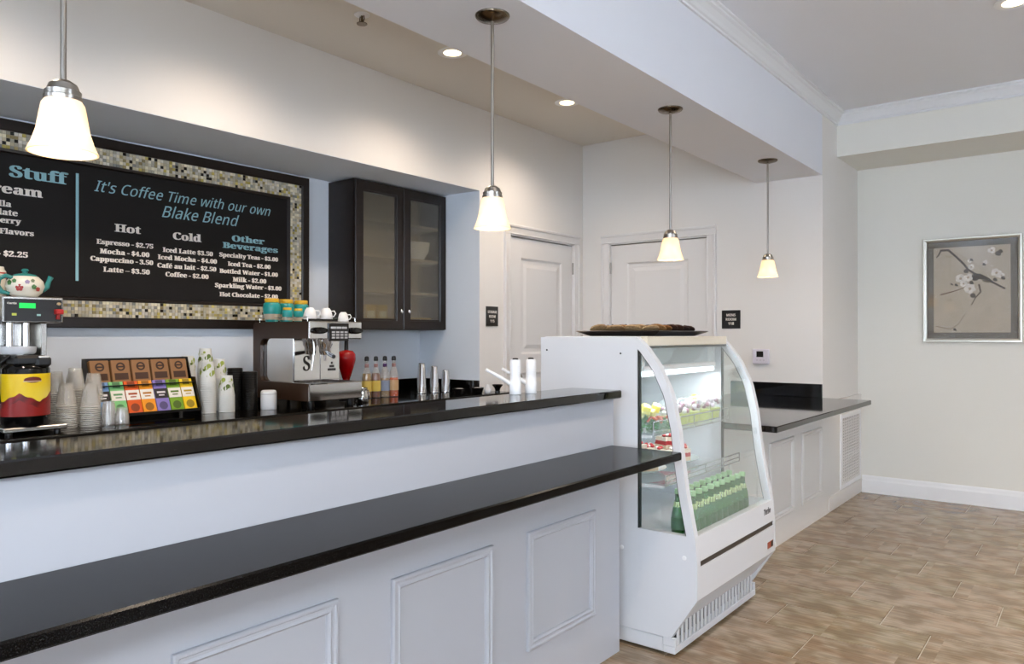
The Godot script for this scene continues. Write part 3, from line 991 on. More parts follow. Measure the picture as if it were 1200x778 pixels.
func cookie_tray() -> void:
	var p := Vector3(-1.715, 1.277, -3.20)
	var t := thing("serving_tray", "dark metal tray of cookies on top of the display case", "tray", p)
	var b := MB.new()
	b.frame(Vector3(0, 0, 0), Vector3.RIGHT, Vector3(0, 0, -1), Vector3.UP, 0.43, 0.52, [Vector2(0.05, 0.0), Vector2(0.0, 0.022), Vector2(0.004, 0.025), Vector2(0.055, 0.004)])
	b.box(Vector3(0, 0.002, 0), Vector3(0.33, 0.004, 0.42))
	part(t, "pan", b, mat(Color(0.16, 0.12, 0.09), 0.3, 0.6))
	var tones := [Color(0.80, 0.68, 0.50), Color(0.72, 0.54, 0.32), Color(0.62, 0.42, 0.20), Color(0.30, 0.17, 0.10), Color(0.22, 0.12, 0.08)]
	var names := ["pale sugar cookie on the tray", "golden cookie on the tray", "brown oat cookie on the tray", "dark chocolate cookie on the tray", "darkest chocolate cookie on the tray"]
	var r := RandomNumberGenerator.new()
	r.seed = 5
	for i in 7:
		for j in 4:
			var q: int = clampi(int((i + r.randf_range(-0.6, 0.6)) * 0.9), 0, 4)
			var c := thing("cookie", names[q], "cookie", p + Vector3(-0.135 + j * 0.09, 0.008 + r.randf_range(0.0, 0.004), 0.185 - i * 0.062), names[q] + "s")
			c.rotation = Vector3(deg_to_rad(-22 + r.randf_range(-6, 6)), r.randf() * 0.8, deg_to_rad(r.randf_range(-6, 6)))
			c.position.y += 0.018
			var cb := MB.new()
			cb.lathe([Vector2(0, 0), Vector2(0.034, 0), Vector2(0.041, 0.005), Vector2(0.039, 0.011), Vector2(0.028, 0.015), Vector2(0.012, 0.017), Vector2(0, 0.0165)], 14, Transform3D(), Vector2(r.randf_range(0.94, 1.06), 1))
			part(c, "biscuit", cb, cookie_mat(tones[q]))
			for k in 5:
				var d := MB.new()
				d.lathe([Vector2(0, -0.003), Vector2(0.005, -0.001), Vector2(0.004, 0.003), Vector2(0, 0.004)], 6, at(r.randf_range(-0.022, 0.022), 0.016, r.randf_range(-0.022, 0.022)))
				part(c, "chip", d, mat(tones[4] if q < 3 else Color(0.5, 0.34, 0.22), 0.5))

var cookie_mats := {}
func cookie_mat(c: Color) -> StandardMaterial3D:
	if not cookie_mats.has(c):
		cookie_mats[c] = triplanar(mat(c, 0.8), noise_tex(0.08, [[0.0, Color(0.7, 0.62, 0.55)], [1.0, Color(1, 1, 1)]], 128, FastNoiseLite.TYPE_SIMPLEX, 3, 12), 8.0)
	return cookie_mats[c]

# ---------------------------------------------------------------- lamps
func downlight(x: float, z: float, label: String, e: float) -> void:
	var p := Vector3(x, CEIL, z)
	var t := thing("recessed_downlight", label, "ceiling light", p, "recessed downlights")
	var b := MB.new()
	b.lathe([Vector2(0.055, 0.0), Vector2(0.052, -0.003), Vector2(0.075, -0.008), Vector2(0.088, -0.004), Vector2(0.088, 0.0)], 28)
	part(t, "trim_ring", b, M.trim)
	b = MB.new()
	b.lathe([Vector2(0, -0.010), Vector2(0.030, -0.009), Vector2(0.055, -0.002), Vector2(0.055, 0.0)], 24)
	part(t, "lamp_lens", b, glow(Color(1.0, 0.90, 0.70), 6.0))
	var l := SpotLight3D.new()
	l.name = "downlight_lamp"
	l.position = p + Vector3(0, -0.03, 0)
	l.rotation = Vector3(-PI / 2, 0, 0)
	l.light_color = Color(1.0, 0.92, 0.83)
	l.light_energy = e
	l.light_size = 0.05
	l.spot_angle = 72.0
	l.spot_angle_attenuation = 1.0
	l.spot_range = 12.0
	l.spot_attenuation = 2.0
	l.shadow_enabled = true
	add_child(l)

func ceiling_lights() -> void:
	downlight(-3.025, -4.495, "lit recessed downlight above the corner of the two doors", 1.05)
	downlight(-3.025, -3.28, "lit recessed downlight in line with the dark wall cabinet", 1.05)
	downlight(-3.025, -2.06, "lit recessed downlight above the espresso machine aisle", 1.05)
	downlight(-3.025, -0.85, "lit recessed downlight above the brewer aisle", 1.05)
	downlight(-0.34, -4.53, "lit recessed downlight before the framed picture", 1.9)
	downlight(1.8, -4.53, "unseen recessed downlight added far right of the picture wall", 1.9)  # this and the rest lie out of view, added to light the room
	downlight(-0.34, -1.6, "unseen recessed downlight added above the eating ledge", 1.9)
	downlight(1.8, -1.6, "unseen recessed downlight added in the middle of the room", 1.9)
	downlight(1.0, 1.4, "unseen recessed downlight added near the back windows", 1.9)
	# sprinkler
	var p := Vector3(-3.04, CEIL, -2.60)
	var t := thing("fire_sprinkler", "small brass fire sprinkler on the ceiling over the aisle", "sprinkler", p)
	var b := MB.new()
	b.lathe([Vector2(0, -0.006), Vector2(0.018, -0.008), Vector2(0.040, -0.004), Vector2(0.042, 0.0)], 20)
	part(t, "escutcheon", b, M.trim)
	b = MB.new()
	b.lathe([Vector2(0, -0.05), Vector2(0.028, -0.05), Vector2(0.028, -0.047), Vector2(0.006, -0.044), Vector2(0.006, -0.006), Vector2(0, -0.006)], 14)
	for s in [-1, 1]:
		b.tube([Vector3(s * 0.014, -0.006, 0), Vector3(s * 0.018, -0.026, 0), Vector3(s * 0.006, -0.046, 0)], 0.003, 6)
	part(t, "sprinkler_head", b, M.bronze)

func pendants() -> void:
	var labels := ["large near pendant lamp hanging before the menu board", "pendant lamp hanging before the first white door", "pendant lamp hanging before the second white door", "farthest pendant lamp hanging near the wall sign"]
	var shade := mat(Color(0.90, 0.88, 0.84), 0.35)
	shade.backlight_enabled = true
	shade.backlight = Color(0.62, 0.57, 0.48)
	shade.emission_enabled = true
	shade.emission = Color(1.0, 0.93, 0.80)
	shade.emission_energy_multiplier = 0.02
	var bulbm := glow(Color(1.0, 0.93, 0.78), 1.3)
	var src: Node3D = null
	for k in 4:
		var p := Vector3(-1.725, BEAM_Y, -0.66 - 1.423 * k)
		if src == null:
			src = thing("pendant_lamp", labels[k], "pendant lamp", p, "pendant lamps over the bar")
			var b := MB.new()
			b.lathe([Vector2(0, -0.022), Vector2(0.012, -0.022), Vector2(0.030, -0.018), Vector2(0.058, -0.010), Vector2(0.063, -0.004), Vector2(0.063, 0)], 28)
			part(src, "canopy", b, M.bronze)
			b = MB.new()
			b.tube([Vector3(0, -0.015, 0), Vector3(0, -0.622, 0)], 0.0062, 10)
			part(src, "stem", b, M.nickel)
			b = MB.new()
			b.lathe([Vector2(0.036, -0.660), Vector2(0.037, -0.652), Vector2(0.034, -0.650), Vector2(0.035, -0.640), Vector2(0.032, -0.638), Vector2(0.027, -0.625), Vector2(0.015, -0.617), Vector2(0.007, -0.615), Vector2(0, -0.615)], 24, Transform3D(), Vector2.ONE, 30)
			part(src, "socket_cap", b, M.nickel)
			b = MB.new()
			b.lathe([Vector2(0.064, -0.770), Vector2(0.0675, -0.770), Vector2(0.058, -0.748), Vector2(0.050, -0.722), Vector2(0.045, -0.690), Vector2(0.041, -0.668), Vector2(0.034, -0.657), Vector2(0.020, -0.655), Vector2(0.020, -0.658), Vector2(0.032, -0.661), Vector2(0.038, -0.670), Vector2(0.042, -0.691), Vector2(0.047, -0.722), Vector2(0.055, -0.748), Vector2(0.064, -0.770)], 32)
			part(src, "lamp_shade", b, shade, "white frosted glass bell shade")
			b = MB.new()
			b.lathe([Vector2(0, -0.772), Vector2(0.012, -0.769), Vector2(0.022, -0.760), Vector2(0.027, -0.745), Vector2(0.025, -0.730), Vector2(0.016, -0.708), Vector2(0.012, -0.69), Vector2(0.012, -0.66), Vector2(0, -0.66)], 18)
			part(src, "bulb", b, bulbm, "glowing bulb")
		else:
			copy(src, "pendant_lamp", p, labels[k])
		var l := OmniLight3D.new()
		l.name = "pendant_light"
		l.position = p + Vector3(0, -0.745, 0)
		l.light_color = Color(1.0, 0.84, 0.62)
		l.light_energy = 0.016
		l.light_size = 0.022
		l.omni_range = 12.0
		l.omni_attenuation = 2.0
		l.shadow_enabled = true
		add_child(l)

# ---------------------------------------------------------------- menu board
func board_at(px: float, py: float, x: float) -> Vector3:   # where a mark on the board stands, from its measured place
	var a := (px - 600.0) / 879.0
	var th := atan2(690.0, 879.0)
	var d := Vector3(-sin(th) + a * cos(th), (393.0 - py) / 879.0, -(cos(th) + a * sin(th)))
	return Vector3(0, 1.28, 0) + d * (x / d.x)

func menu_board() -> void:
	var z1 := -3.135
	var z0 := 0.25
	var ya := 1.32
	var yb := 2.338
	var x := NICHE_X
	var at0 := Vector3(x, ya, (z0 + z1) * 0.5)
	var t := thing("menu_board", "black cafe menu board framed in mosaic and dark wood", "menu board", at0)
	var c := Vector3(x, (ya + yb) * 0.5, (z0 + z1) * 0.5)
	var w := z0 - z1
	var h := yb - ya
	var ax := Vector3(0, 0, -1)
	var b := MB.new(at0)
	b.frame(c, ax, Vector3.UP, Vector3.RIGHT, w, h, [Vector2(0, 0), Vector2(0, 0.034), Vector2(0.004, 0.038), Vector2(0.052, 0.038), Vector2(0.056, 0.034), Vector2(0.056, 0.0)])
	part(t, "outer_frame", b, M.dark_wood)
	b = MB.new(at0)
	b.frame(c, ax, Vector3.UP, Vector3.RIGHT, w - 0.112, h - 0.112, [Vector2(0, 0), Vector2(0, 0.020), Vector2(0.087, 0.020), Vector2(0.087, 0.0)])
	part(t, "mosaic_bed", b, mat(Color(0.74, 0.71, 0.64), 0.8))
	b = MB.new(at0)
	b.frame(c, ax, Vector3.UP, Vector3.RIGHT, w - 0.286, h - 0.286, [Vector2(0, 0), Vector2(0, 0.026), Vector2(0.004, 0.029), Vector2(0.014, 0.027), Vector2(0.020, 0.016)])
	part(t, "inner_frame", b, M.dark_wood)
	b = MB.new(at0)
	b.box(c + Vector3(0.012, 0, 0), Vector3(0.008, h - 0.29, w - 0.29))
	part(t, "chalkboard", b, M.chalk)
	# mosaic chips
	var cols := [Color(0.70, 0.66, 0.56), Color(0.62, 0.60, 0.54), Color(0.78, 0.75, 0.66), Color(0.55, 0.50, 0.36), Color(0.66, 0.60, 0.34), Color(0.50, 0.50, 0.48), Color(0.74, 0.72, 0.68), Color(0.12, 0.11, 0.09), Color(0.72, 0.66, 0.40)]
	var wts := [0.2, 0.16, 0.2, 0.08, 0.06, 0.08, 0.14, 0.05, 0.06]
	var r := RandomNumberGenerator.new()
	r.seed = 21
	b = MB.new(at0)
	var s := 0.0174
	var rows := 5
	var zlen := w - 0.112
	var nx := int(zlen / s)
	var ny := int((h - 0.112) / s)
	for i in nx:
		for j in ny:
			if j >= rows and j < ny - rows and i >= rows and i < nx - rows: continue
			var q := r.randf()
			var k := 0
			while k < 8 and q > wts[k]:
				q -= wts[k]; k += 1
			b.tint = (cols[k] * (1.1 + r.randf_range(-0.1, 0.1))).srgb_to_linear()
			b.tint.a = 1.0
			var cz := z0 - 0.056 - (i + 0.5) * (zlen / nx)
			var cy := ya + 0.056 + (j + 0.5) * ((h - 0.112) / ny)
			b.bx(x + 0.019, x + 0.0235 + r.randf() * 0.0012, cy - s * 0.45, cy + s * 0.45, cz - s * 0.45, cz + s * 0.45)
	var mm := mat(Color.WHITE, 0.25)
	mm.vertex_color_use_as_albedo = true
	var mo := part(t, "mosaic_chips", b, mm)
	mo.set_meta("kind", "stuff")
	# lettering
	var fx := x + 0.0165
	var fat := font("Droid Serif", 700, 0.0)
	var lines := [
		["Hot", 134.4, 164.2, 271.3, 0], ["Cold", 202.8, 235.3, 280.5, 0], ["Other", 272, 309.5, 282.6, 1], ["Beverages", 261, 325, 292.4, 1],
		["Espresso - $2.75", 113, 179, 287.2, 0], ["Mocha - $4.00", 117, 174.6, 297.2, 0], ["Cappuccino - 3.50", 106, 179, 307, 0], ["Latte – $3.50", 121, 175, 318.8, 0],
		["Iced Latte $3.50", 190.8, 249, 295.5, 0], ["Iced Mocha - $4.00", 185, 253.7, 304, 0], ["Café au lait - $2.50", 184.4, 253, 313.7, 0], ["Coffee - $2.00", 194, 244, 324.3, 0],
		["Specialty Teas - $3.00", 257, 325.4, 302, 0], ["Iced Tea - $2.00", 267, 316.7, 311.8, 0], ["Bottled Water - $1.00", 257.3, 325.2, 320, 0], ["Milk - $2.00", 272.8, 311.6, 330.3, 0], ["Sparkling Water - $3.00", 252, 329.4, 338, 0], ["Hot Chocolate - $2.00", 257.3, 325.2, 347.5, 0],
		["Stuff", 10.7, 79, 206.7, 1], ["Flavors", -1, 39, 277, 0, 1], ["- $2.25", -3, 32, 302.7, 0, 1], ["Cream", -26, 49, 231.8, 0, 1], ["Vanilla", -30, 12.5, 242.7, 0, 1], ["Chocolate", -40, 20, 253.6, 0, 1], ["Strawberry", -42, 24, 265, 0, 1],
	]
	for l in lines:
		var p0 := board_at(l[1], l[3], fx)
		var p1 := board_at(l[2], l[3], fx)
		if l.size() > 5: p0.y = p1.y
		var head: bool = l[0] in ["Hot", "Cold", "Other", "Beverages", "Stuff", "Cream"]
		lettering(t, l[0], fat, M.ink_white if l[4] == 0 else M.ink_blue, p0 - at0, p0.z - p1.z, PI / 2, 0.0, 0.035, 0.66 if l[4] == 1 and l[1] > 200 else (0.76 if head else 0.92))
	for l in [["It's Coffee Time with our own", 108.5, 314.0, 223.5], ["Blake Blend", 188.0, 275.0, 254.0]]:
		var p0 := board_at(l[1], l[3], fx)
		var p1 := board_at(l[2], l[3], fx)
		script_line(t, l[0], p0 - at0, p0.z - p1.z)
	b = MB.new(at0)
	var d0 := board_at(90, 203, fx)
	var d1 := board_at(90, 329, fx)
	b.bx(fx - 0.001, fx + 0.002, d1.y, d0.y, d0.z - 0.007, d0.z + 0.007)
	part(t, "divider_line", b, M.ink_blue, "pale blue rule")

func script_line(t: Node, text: String, p: Vector3, w: float) -> void:
	var o := lettering(t, text, font("Droid Sans", 400, 0.0, 0.0), M.ink_blue, p, w, PI / 2)
	# lean the letters to the right like brush handwriting
	var bs := o.basis
	o.basis = Basis(bs.x, bs.y + bs.x.normalized() * bs.y.length() * 0.32, bs.z)

# ---------------------------------------------------------------- wall cabinet
func wall_cabinet() -> void:
	var xa := NICHE_X
	var xb := -3.949
	var za := -4.213
	var zb := -3.322
	var ya := 1.32
	var yb := 2.343
	var at0 := Vector3((xa + xb) * 0.5, ya, (za + zb) * 0.5)
	var t := thing("wall_cabinet", "dark wood wall cabinet with two frosted glass doors", "cabinet", at0)
	var b := MB.new(at0)
	var th := 0.018
	b.bx(xa, xb - 0.02, ya, yb, zb - th, zb)
	b.bx(xa, xb - 0.02, ya, yb, za, za + th)
	b.bx(xa, xb - 0.02, ya, ya + th, za + th, zb - th)
	b.bx(xa, xb - 0.02, yb - th, yb, za + th, zb - th)
	b.bx(xb - 0.02, xb - 0.018, ya, yb, (za + zb) * 0.5 - 0.02, (za + zb) * 0.5 + 0.02)
	part(t, "carcass", b, M.dark_wood)
	b = MB.new(at0)
	b.bx(xa, xa + 0.006, ya + th, yb - th, za + th, zb - th)
	part(t, "back_panel", b, mat(Color(0.72, 0.66, 0.56), 0.5))
	for y in [1.58, 1.83, 2.08]:
		b = MB.new(at0)
		b.bx(xa + 0.006, xb - 0.05, y, y + 0.018, za + th, zb - th)
		part(t, "shelf", b, mat(Color(0.74, 0.69, 0.60), 0.5))
	var mid := (za + zb) * 0.5
	for s in 2:
		var z0 := zb - 0.002 if s == 0 else mid - 0.002
		var z1 := mid + 0.002 if s == 0 else za + 0.002
		var w := z0 - z1
		b = MB.new(at0)
		b.frame(Vector3(xb - 0.018, (ya + yb) * 0.5, (z0 + z1) * 0.5), Vector3(0, 0, -1), Vector3.UP, Vector3.RIGHT, w, yb - ya - 0.006, [Vector2(0, 0), Vector2(0, 0.016), Vector2(0.003, 0.019), Vector2(0.060, 0.019), Vector2(0.064, 0.014), Vector2(0.072, 0.013), Vector2(0.075, 0.006), Vector2(0.075, 0)])
		var d := part(t, "door", b, M.dark_wood)
		b = MB.new(at0)
		b.box(Vector3(xb - 0.012, (ya + yb) * 0.5, (z0 + z1) * 0.5), Vector3(0.004, yb - ya - 0.14, w - 0.14))
		part(d, "glass_pane", b, M.frost, "frosted glass pane")
		b = MB.new(at0)
		var kz := z1 + 0.035 if s == 0 else z0 - 0.035
		b.lathe([Vector2(0, 0), Vector2(0.006, 0), Vector2(0.006, 0.012), Vector2(0.012, 0.016), Vector2(0.013, 0.022), Vector2(0.008, 0.027), Vector2(0, 0.028)], 14, Transform3D(Basis(Vector3.BACK, -PI / 2), Vector3(xb, ya + 0.13, kz)))
		part(d, "knob", b, M.chrome, "chrome knob")
	# behind the frosted doors
	var k := 0
	for z in [-3.42, -3.53, -3.64]:
		var tt := thing("tea_carton", ["yellow carton behind the left frosted door, nearest the menu", "yellow carton behind the left frosted door, middle", "yellow carton behind the left frosted door, beside the door edge"][k], "carton", Vector3(-4.08, ya + th, z), "cartons in the wall cabinet")
		b = MB.new()
		b.box(Vector3(0, 0.08, 0), Vector3(0.10, 0.16, 0.09), 0.002)
		part(tt, "carton_body", b, mat(Color(0.80, 0.68, 0.26), 0.6))
		b = MB.new()
		b.box(Vector3(0.0503, 0.09, 0), Vector3(0.001, 0.05, 0.07))
		part(tt, "carton_print", b, mat(Color(0.9, 0.86, 0.66), 0.6))
		k += 1
	var lw := thing("low_box", "low yellow box behind the right frosted door", "carton", Vector3(-4.08, ya + th, -3.99))
	b = MB.new()
	b.box(Vector3(0, 0.035, 0), Vector3(0.12, 0.07, 0.26), 0.002)
	part(lw, "carton_body", b, mat(Color(0.76, 0.62, 0.30), 0.6))
	b = MB.new()
	b.box(Vector3(0, 0.071, 0), Vector3(0.122, 0.006, 0.262), 0.002)
	part(lw, "lid", b, mat(Color(0.82, 0.70, 0.36), 0.6))
	var bw := thing("white_bowl", "white bowl behind the right frosted door", "bowl", Vector3(-4.07, 1.83 + 0.018, -4.02))
	b = MB.new()
	b.lathe([Vector2(0, 0), Vector2(0.045, 0), Vector2(0.05, 0.008), Vector2(0.085, 0.06), Vector2(0.095, 0.13), Vector2(0.091, 0.13), Vector2(0.08, 0.06), Vector2(0.04, 0.012), Vector2(0, 0.010)], 24)
	part(bw, "bowl_body", b, mat(Color(0.93, 0.93, 0.92), 0.3))

# ---------------------------------------------------------------- service counter
func back_counter() -> void:
	var at0 := Vector3(-3.85, 0.83, -1.6)
	var t := thing("service_counter", "polished black service counter under the menu board", "countertop", at0)
	var b := MB.new(at0)
	b.bx(NICHE_X, -3.44, 0.83, COUNTER, NICHE_Z, 1.0, 0.003)
	b.bx(LEFT_X, -3.44, 0.83, COUNTER, -4.40, NICHE_Z, 0.003)
	part(t, "slab", b, M.granite_mirror)
	b = MB.new(at0)
	b.bx(NICHE_X, NICHE_X + 0.02, COUNTER, COUNTER + 0.087, NICHE_Z + 0.02, 1.0, 0.002)
	part(t, "backsplash", b, M.granite_mirror)
	b = MB.new(at0)
	b.bx(NICHE_X, LEFT_X, COUNTER, COUNTER + 0.087, NICHE_Z, NICHE_Z + 0.02, 0.002)
	part(t, "backsplash", b, M.granite_mirror)
	var src: Node3D = null
	for k in 5:
		var p := Vector3(-3.85, 0, -3.69 + 0.95 * k)
		var lab: String = "dark wood base cabinet under the service counter, number %s from the doors" % ["one", "two", "three", "four", "five"][k]
		if src == null:
			src = thing("base_cabinet", lab, "cabinet", p, "base cabinets under the service counter")
			b = MB.new()
			b.box(Vector3(0, 0.465, 0), Vector3(0.72, 0.73, 0.94))
			b.box(Vector3(-0.04, 0.05, 0), Vector3(0.62, 0.10, 0.94))
			part(src, "body", b, M.dark_wood)
			for s in [-1, 1]:
				b = MB.new()
				b.frame(Vector3(0.36, 0.465, s * 0.235), Vector3(0, 0, -1), Vector3.UP, Vector3.RIGHT, 0.46, 0.70, [Vector2(0, 0), Vector2(0, 0.018), Vector2(0.07, 0.018), Vector2(0.075, 0.008), Vector2(0.23, 0.008)])
				var d := part(src, "door", b, M.dark_wood)
				b = MB.new()
				b.lathe([Vector2(0, 0), Vector2(0.006, 0), Vector2(0.006, 0.012), Vector2(0.013, 0.022), Vector2(0, 0.028)], 10, Transform3D(Basis(Vector3.BACK, -PI / 2), Vector3(0.378, 0.72, s * 0.04)))
				part(d, "knob", b, M.chrome)
		else:
			copy(src, "base_cabinet", p, lab)

func espresso() -> void:
	var Y := 0.905
	var at0 := Vector3(-3.80, COUNTER, -2.82)
	var t := thing("espresso_machine", "chrome and brown espresso machine on the service counter", "espresso machine", at0)
	var brown := mat(Color(0.20, 0.125, 0.07), 0.3)
	var z0 := -2.626
	var z1 := -3.012
	var b: MB
	# C-shaped side panels
	for s in 2:
		var zz := z0 if s == 0 else z1 + 0.022
		var prof := [Vector2(-4.07, Y), Vector2(-3.525, Y), Vector2(-3.525, 1.005), Vector2(-3.93, 1.005)]
		for i in 7:
			var a := -PI / 2 - (PI / 2) * i / 6.0
			prof.append(Vector2(-3.955, 1.045) + Vector2(cos(a), sin(a)) * 0.04)
		for i in 7:
			var a := PI - (PI / 2) * i / 6.0
			prof.append(Vector2(-3.955, 1.222) + Vector2(cos(a), sin(a)) * 0.04)
		prof.append_array([Vector2(-3.525, 1.262), Vector2(-3.525, 1.36), Vector2(-4.05, 1.36), Vector2(-4.07, 1.34)])
		b = MB.new(at0)
		b.prism(prof, Vector3(0, 0, zz - 0.022), Vector3.RIGHT, Vector3.UP, Vector3(0, 0, 0.022))
		part(t, "side_panel", b, brown, "brown side panel")
	# body
	b = MB.new(at0)
	b.bx(-4.065, -3.70, Y + 0.005, 1.355, z1 + 0.024, z0 - 0.024, 0.004)
	part(t, "boiler_body", b, M.chrome)
	b = MB.new(at0)
	b.bx(-3.70, -3.696, 1.015, 1.245, -2.835, z0 - 0.03, 0.001)
	b.bx(-3.70, -3.696, 1.015, 1.245, z1 + 0.03, -2.841, 0.001)
	var fp := part(t, "front_plate", b, M.chrome)
	lettering(fp, "S", font("Droid Serif", 700), M.black, Vector3(-3.6955, 1.07, -2.715) - at0, 0.05, PI / 2, 0.09)
	b = MB.new(at0)
	for q in [[0.0, 0.06], [0.02, 0.035], [0.04, 0.012]]:
		b.bx(-3.6955, -3.695, 1.065 + q[0], 1.080 + q[0], -2.925 - q[1] * 0.5, -2.925 + q[1] * 0.5)
	part(fp, "emblem", b, M.black, "black emblem")
	# head
	b = MB.new(at0)
	b.bx(-3.70, -3.535, 1.262, 1.358, z1 + 0.023, z0 - 0.023, 0.004)
	part(t, "head", b, M.steel)
	b = MB.new(at0)
	b.bx(-3.535, -3.518, 1.258, 1.362, z1, z0, 0.006)
	var face := part(t, "front_panel", b, M.chrome)
	for z in [-2.69, -2.95]:
		b = MB.new(at0)
		b.lathe([Vector2(0, 0), Vector2(0.046, 0), Vector2(0.047, 0.02), Vector2(0.042, 0.032), Vector2(0.02, 0.036), Vector2(0, 0.036)], 16, Transform3D(Basis(Vector3.BACK, -PI / 2), Vector3(-3.518, 1.308, z)), Vector2(0.42, 1.0))
		part(face, "knob", b, M.black_gloss, "black oval knob")
	b = MB.new(at0)
	b.bx(-3.518, -3.510, 1.248, 1.352, -2.905, -2.755, 0.003)
	var plate := part(face, "control_plate", b, mat(Color(0.12, 0.12, 0.13), 0.3))
	b = MB.new(at0)
	for q in [[-2.79, 1.325], [-2.83, 1.325], [-2.87, 1.325]]:
		b.bx(-3.510, -3.5085, q[1] - 0.006, q[1] + 0.006, q[0] - 0.018, q[0] + 0.018)
	for j in 3:
		for i in 4:
			b.bx(-3.510, -3.5085, 1.262 + j * 0.016, 1.272 + j * 0.016, -2.778 - i * 0.031, -2.800 - i * 0.031)
	part(plate, "plate_print", b, mat(Color(0.75, 0.76, 0.77), 0.4))
	# group, portafilter
	b = MB.new(at0)
	b.lathe([Vector2(0, 1.19), Vector2(0.034, 1.19), Vector2(0.036, 1.21), Vector2(0.044, 1.225), Vector2(0.046, 1.262), Vector2(0, 1.262)], 24, at(-3.625, 0, -2.82))
	b.lathe([Vector2(0.0, 1.165), Vector2(0.028, 1.165), Vector2(0.034, 1.178), Vector2(0.036, 1.192), Vector2(0, 1.192)], 24, at(-3.625, 0, -2.82))
	var gr := part(t, "group_head", b, M.chrome)
	b = MB.new(at0)
	b.tube([Vector3(-3.60, 1.18, -2.81), Vector3(-3.55, 1.172, -2.79), Vector3(-3.47, 1.158, -2.76)], [0.009, 0.013, 0.012], 10)
	part(gr, "portafilter_handle", b, M.black_gloss)
	b = MB.new(at0)
	b.lathe([Vector2(0.0, 1.13), Vector2(0.007, 1.13), Vector2(0.009, 1.165), Vector2(0, 1.165)], 12, at(-3.625, 0, -2.82))
	part(gr, "spout", b, M.chrome)
	# three hanging metal cups read below the head: steam wand and water spout
	for q in [[-2.70, 0.012]]:
		b = MB.new(at0)
		b.tube([Vector3(-3.58, 1.262, q[0]), Vector3(-3.57, 1.20, q[0]), Vector3(-3.575, 1.08, q[0] + q[1])], 0.0055, 8)
		part(t, "steam_wand", b, M.chrome)
	# drip tray
	b = MB.new(at0)
	b.bx(-3.70, -3.53, Y, 0.985, z1 + 0.023, z0 - 0.023, 0.003)
	part(t, "drip_tray", b, M.steel)
	b = MB.new(at0)
	b.bx(-3.53, -3.516, Y - 0.002, 1.004, z1, z0, 0.005)
	part(t, "tray_front", b, M.chrome)
	b = MB.new(at0)
	for i in 12:
		b.bx(-3.695, -3.535, 0.986, 0.992, z0 - 0.04 - i * 0.027, z0 - 0.05 - i * 0.027)
	part(t, "drip_grate", b, M.steel)
	for x in [-4.02, -3.57]:
		for z in [z0 - 0.05, z1 + 0.05]:
			b = MB.new(at0)
			b.lathe([Vector2(0, COUNTER), Vector2(0.018, COUNTER), Vector2(0.022, COUNTER + 0.01), Vector2(0.018, Y), Vector2(0, Y)], 14, at(x, 0, z))
			part(t, "foot", b, M.black)
	# cup rail on top
	b = MB.new(at0)
	var rl := [Vector3(-3.56, 1.385, z1 + 0.02), Vector3(-4.03, 1.385, z1 + 0.02), Vector3(-4.03, 1.385, z0 - 0.02), Vector3(-3.56, 1.385, z0 - 0.02)]
	for i in 3: b.tube([rl[i], rl[i + 1]], 0.003, 6)
	for p in rl: b.tube([p, Vector3(p.x, 1.358, p.z)], 0.003, 6)
	part(t, "cup_rail", b, M.chrome)
	# jars and cups standing on it
	var jars := [[-3.92, -2.655, 1.12, "teal jar with yellow lid at the left on the espresso machine"], [-3.97, -2.79, 1.12, "teal jar with yellow lid in the middle of the back row"], [-3.97, -2.90, 1.1, "teal jar with yellow lid at the right of the back row"], [-3.78, -2.665, 0.66, "small teal jar in front of the tall left jar"], [-3.86, -2.80, 0.66, "small teal jar in front of the back row of jars"]]
	var teal := mat(Color(0.10, 0.56, 0.55), 0.3)
	var jsrc: Node3D = null
	for j in jars:
		var p := Vector3(j[0], 1.361, j[1])
		if jsrc == null:
			jsrc = thing("ceramic_jar", j[3], "jar", p, "teal jars on the espresso machine")
			jsrc.scale = Vector3.ONE * j[2]
			b = MB.new()
			b.lathe([Vector2(0, 0), Vector2(0.030, 0), Vector2(0.034, 0.006), Vector2(0.044, 0.045), Vector2(0.047, 0.075), Vector2(0.042, 0.098), Vector2(0.034, 0.106), Vector2(0, 0.106)], 24)
			part(jsrc, "jar_body", b, teal)
			b = MB.new()
			b.lathe([Vector2(0.0345, 0.012), Vector2(0.0362, 0.012), Vector2(0.0434, 0.042), Vector2(0.0425, 0.042)], 24)
			part(jsrc, "painted_band", b, mat(Color(0.72, 0.66, 0.58), 0.4), "cream painted band")
			b = MB.new()
			b.lathe([Vector2(0, 0.104), Vector2(0.036, 0.104), Vector2(0.038, 0.108), Vector2(0.038, 0.122), Vector2(0.035, 0.126), Vector2(0, 0.127)], 24)
			part(jsrc, "lid", b, mat(Color(0.84, 0.66, 0.14), 0.35), "yellow lid")
		else:
			var c := copy(jsrc, "ceramic_jar", p, j[3], j[1] * 9.0)
			c.scale = Vector3.ONE * j[2]
	var wt := thing("cup_tray", "flat black tray under white cups on the espresso machine", "tray", Vector3(-3.66, 1.361, -2.80))
	b = MB.new()
	b.box(Vector3(0, 0.006, 0), Vector3(0.10, 0.012, 0.17), 0.003)
	part(wt, "tray_plate", b, M.black)
	b = MB.new()
	b.frame(Vector3(0, 0.012, 0), Vector3.RIGHT, Vector3(0, 0, -1), Vector3.UP, 0.10, 0.17, [Vector2(0, 0), Vector2(0, 0.004), Vector2(0.004, 0.004), Vector2(0.004, 0)])
	part(wt, "tray_rim", b, M.black)
	var cups3 := [[-3.67, 1.374, -2.745, 1.25, "tall white mug on the black tray"], [-3.66, 1.374, -2.855, 1.0, "white cup turned over on the black tray"], [-3.60, 1.361, -2.935, 0.85, "small white cup at the machine's right corner"]]
	var csrc: Node3D = null
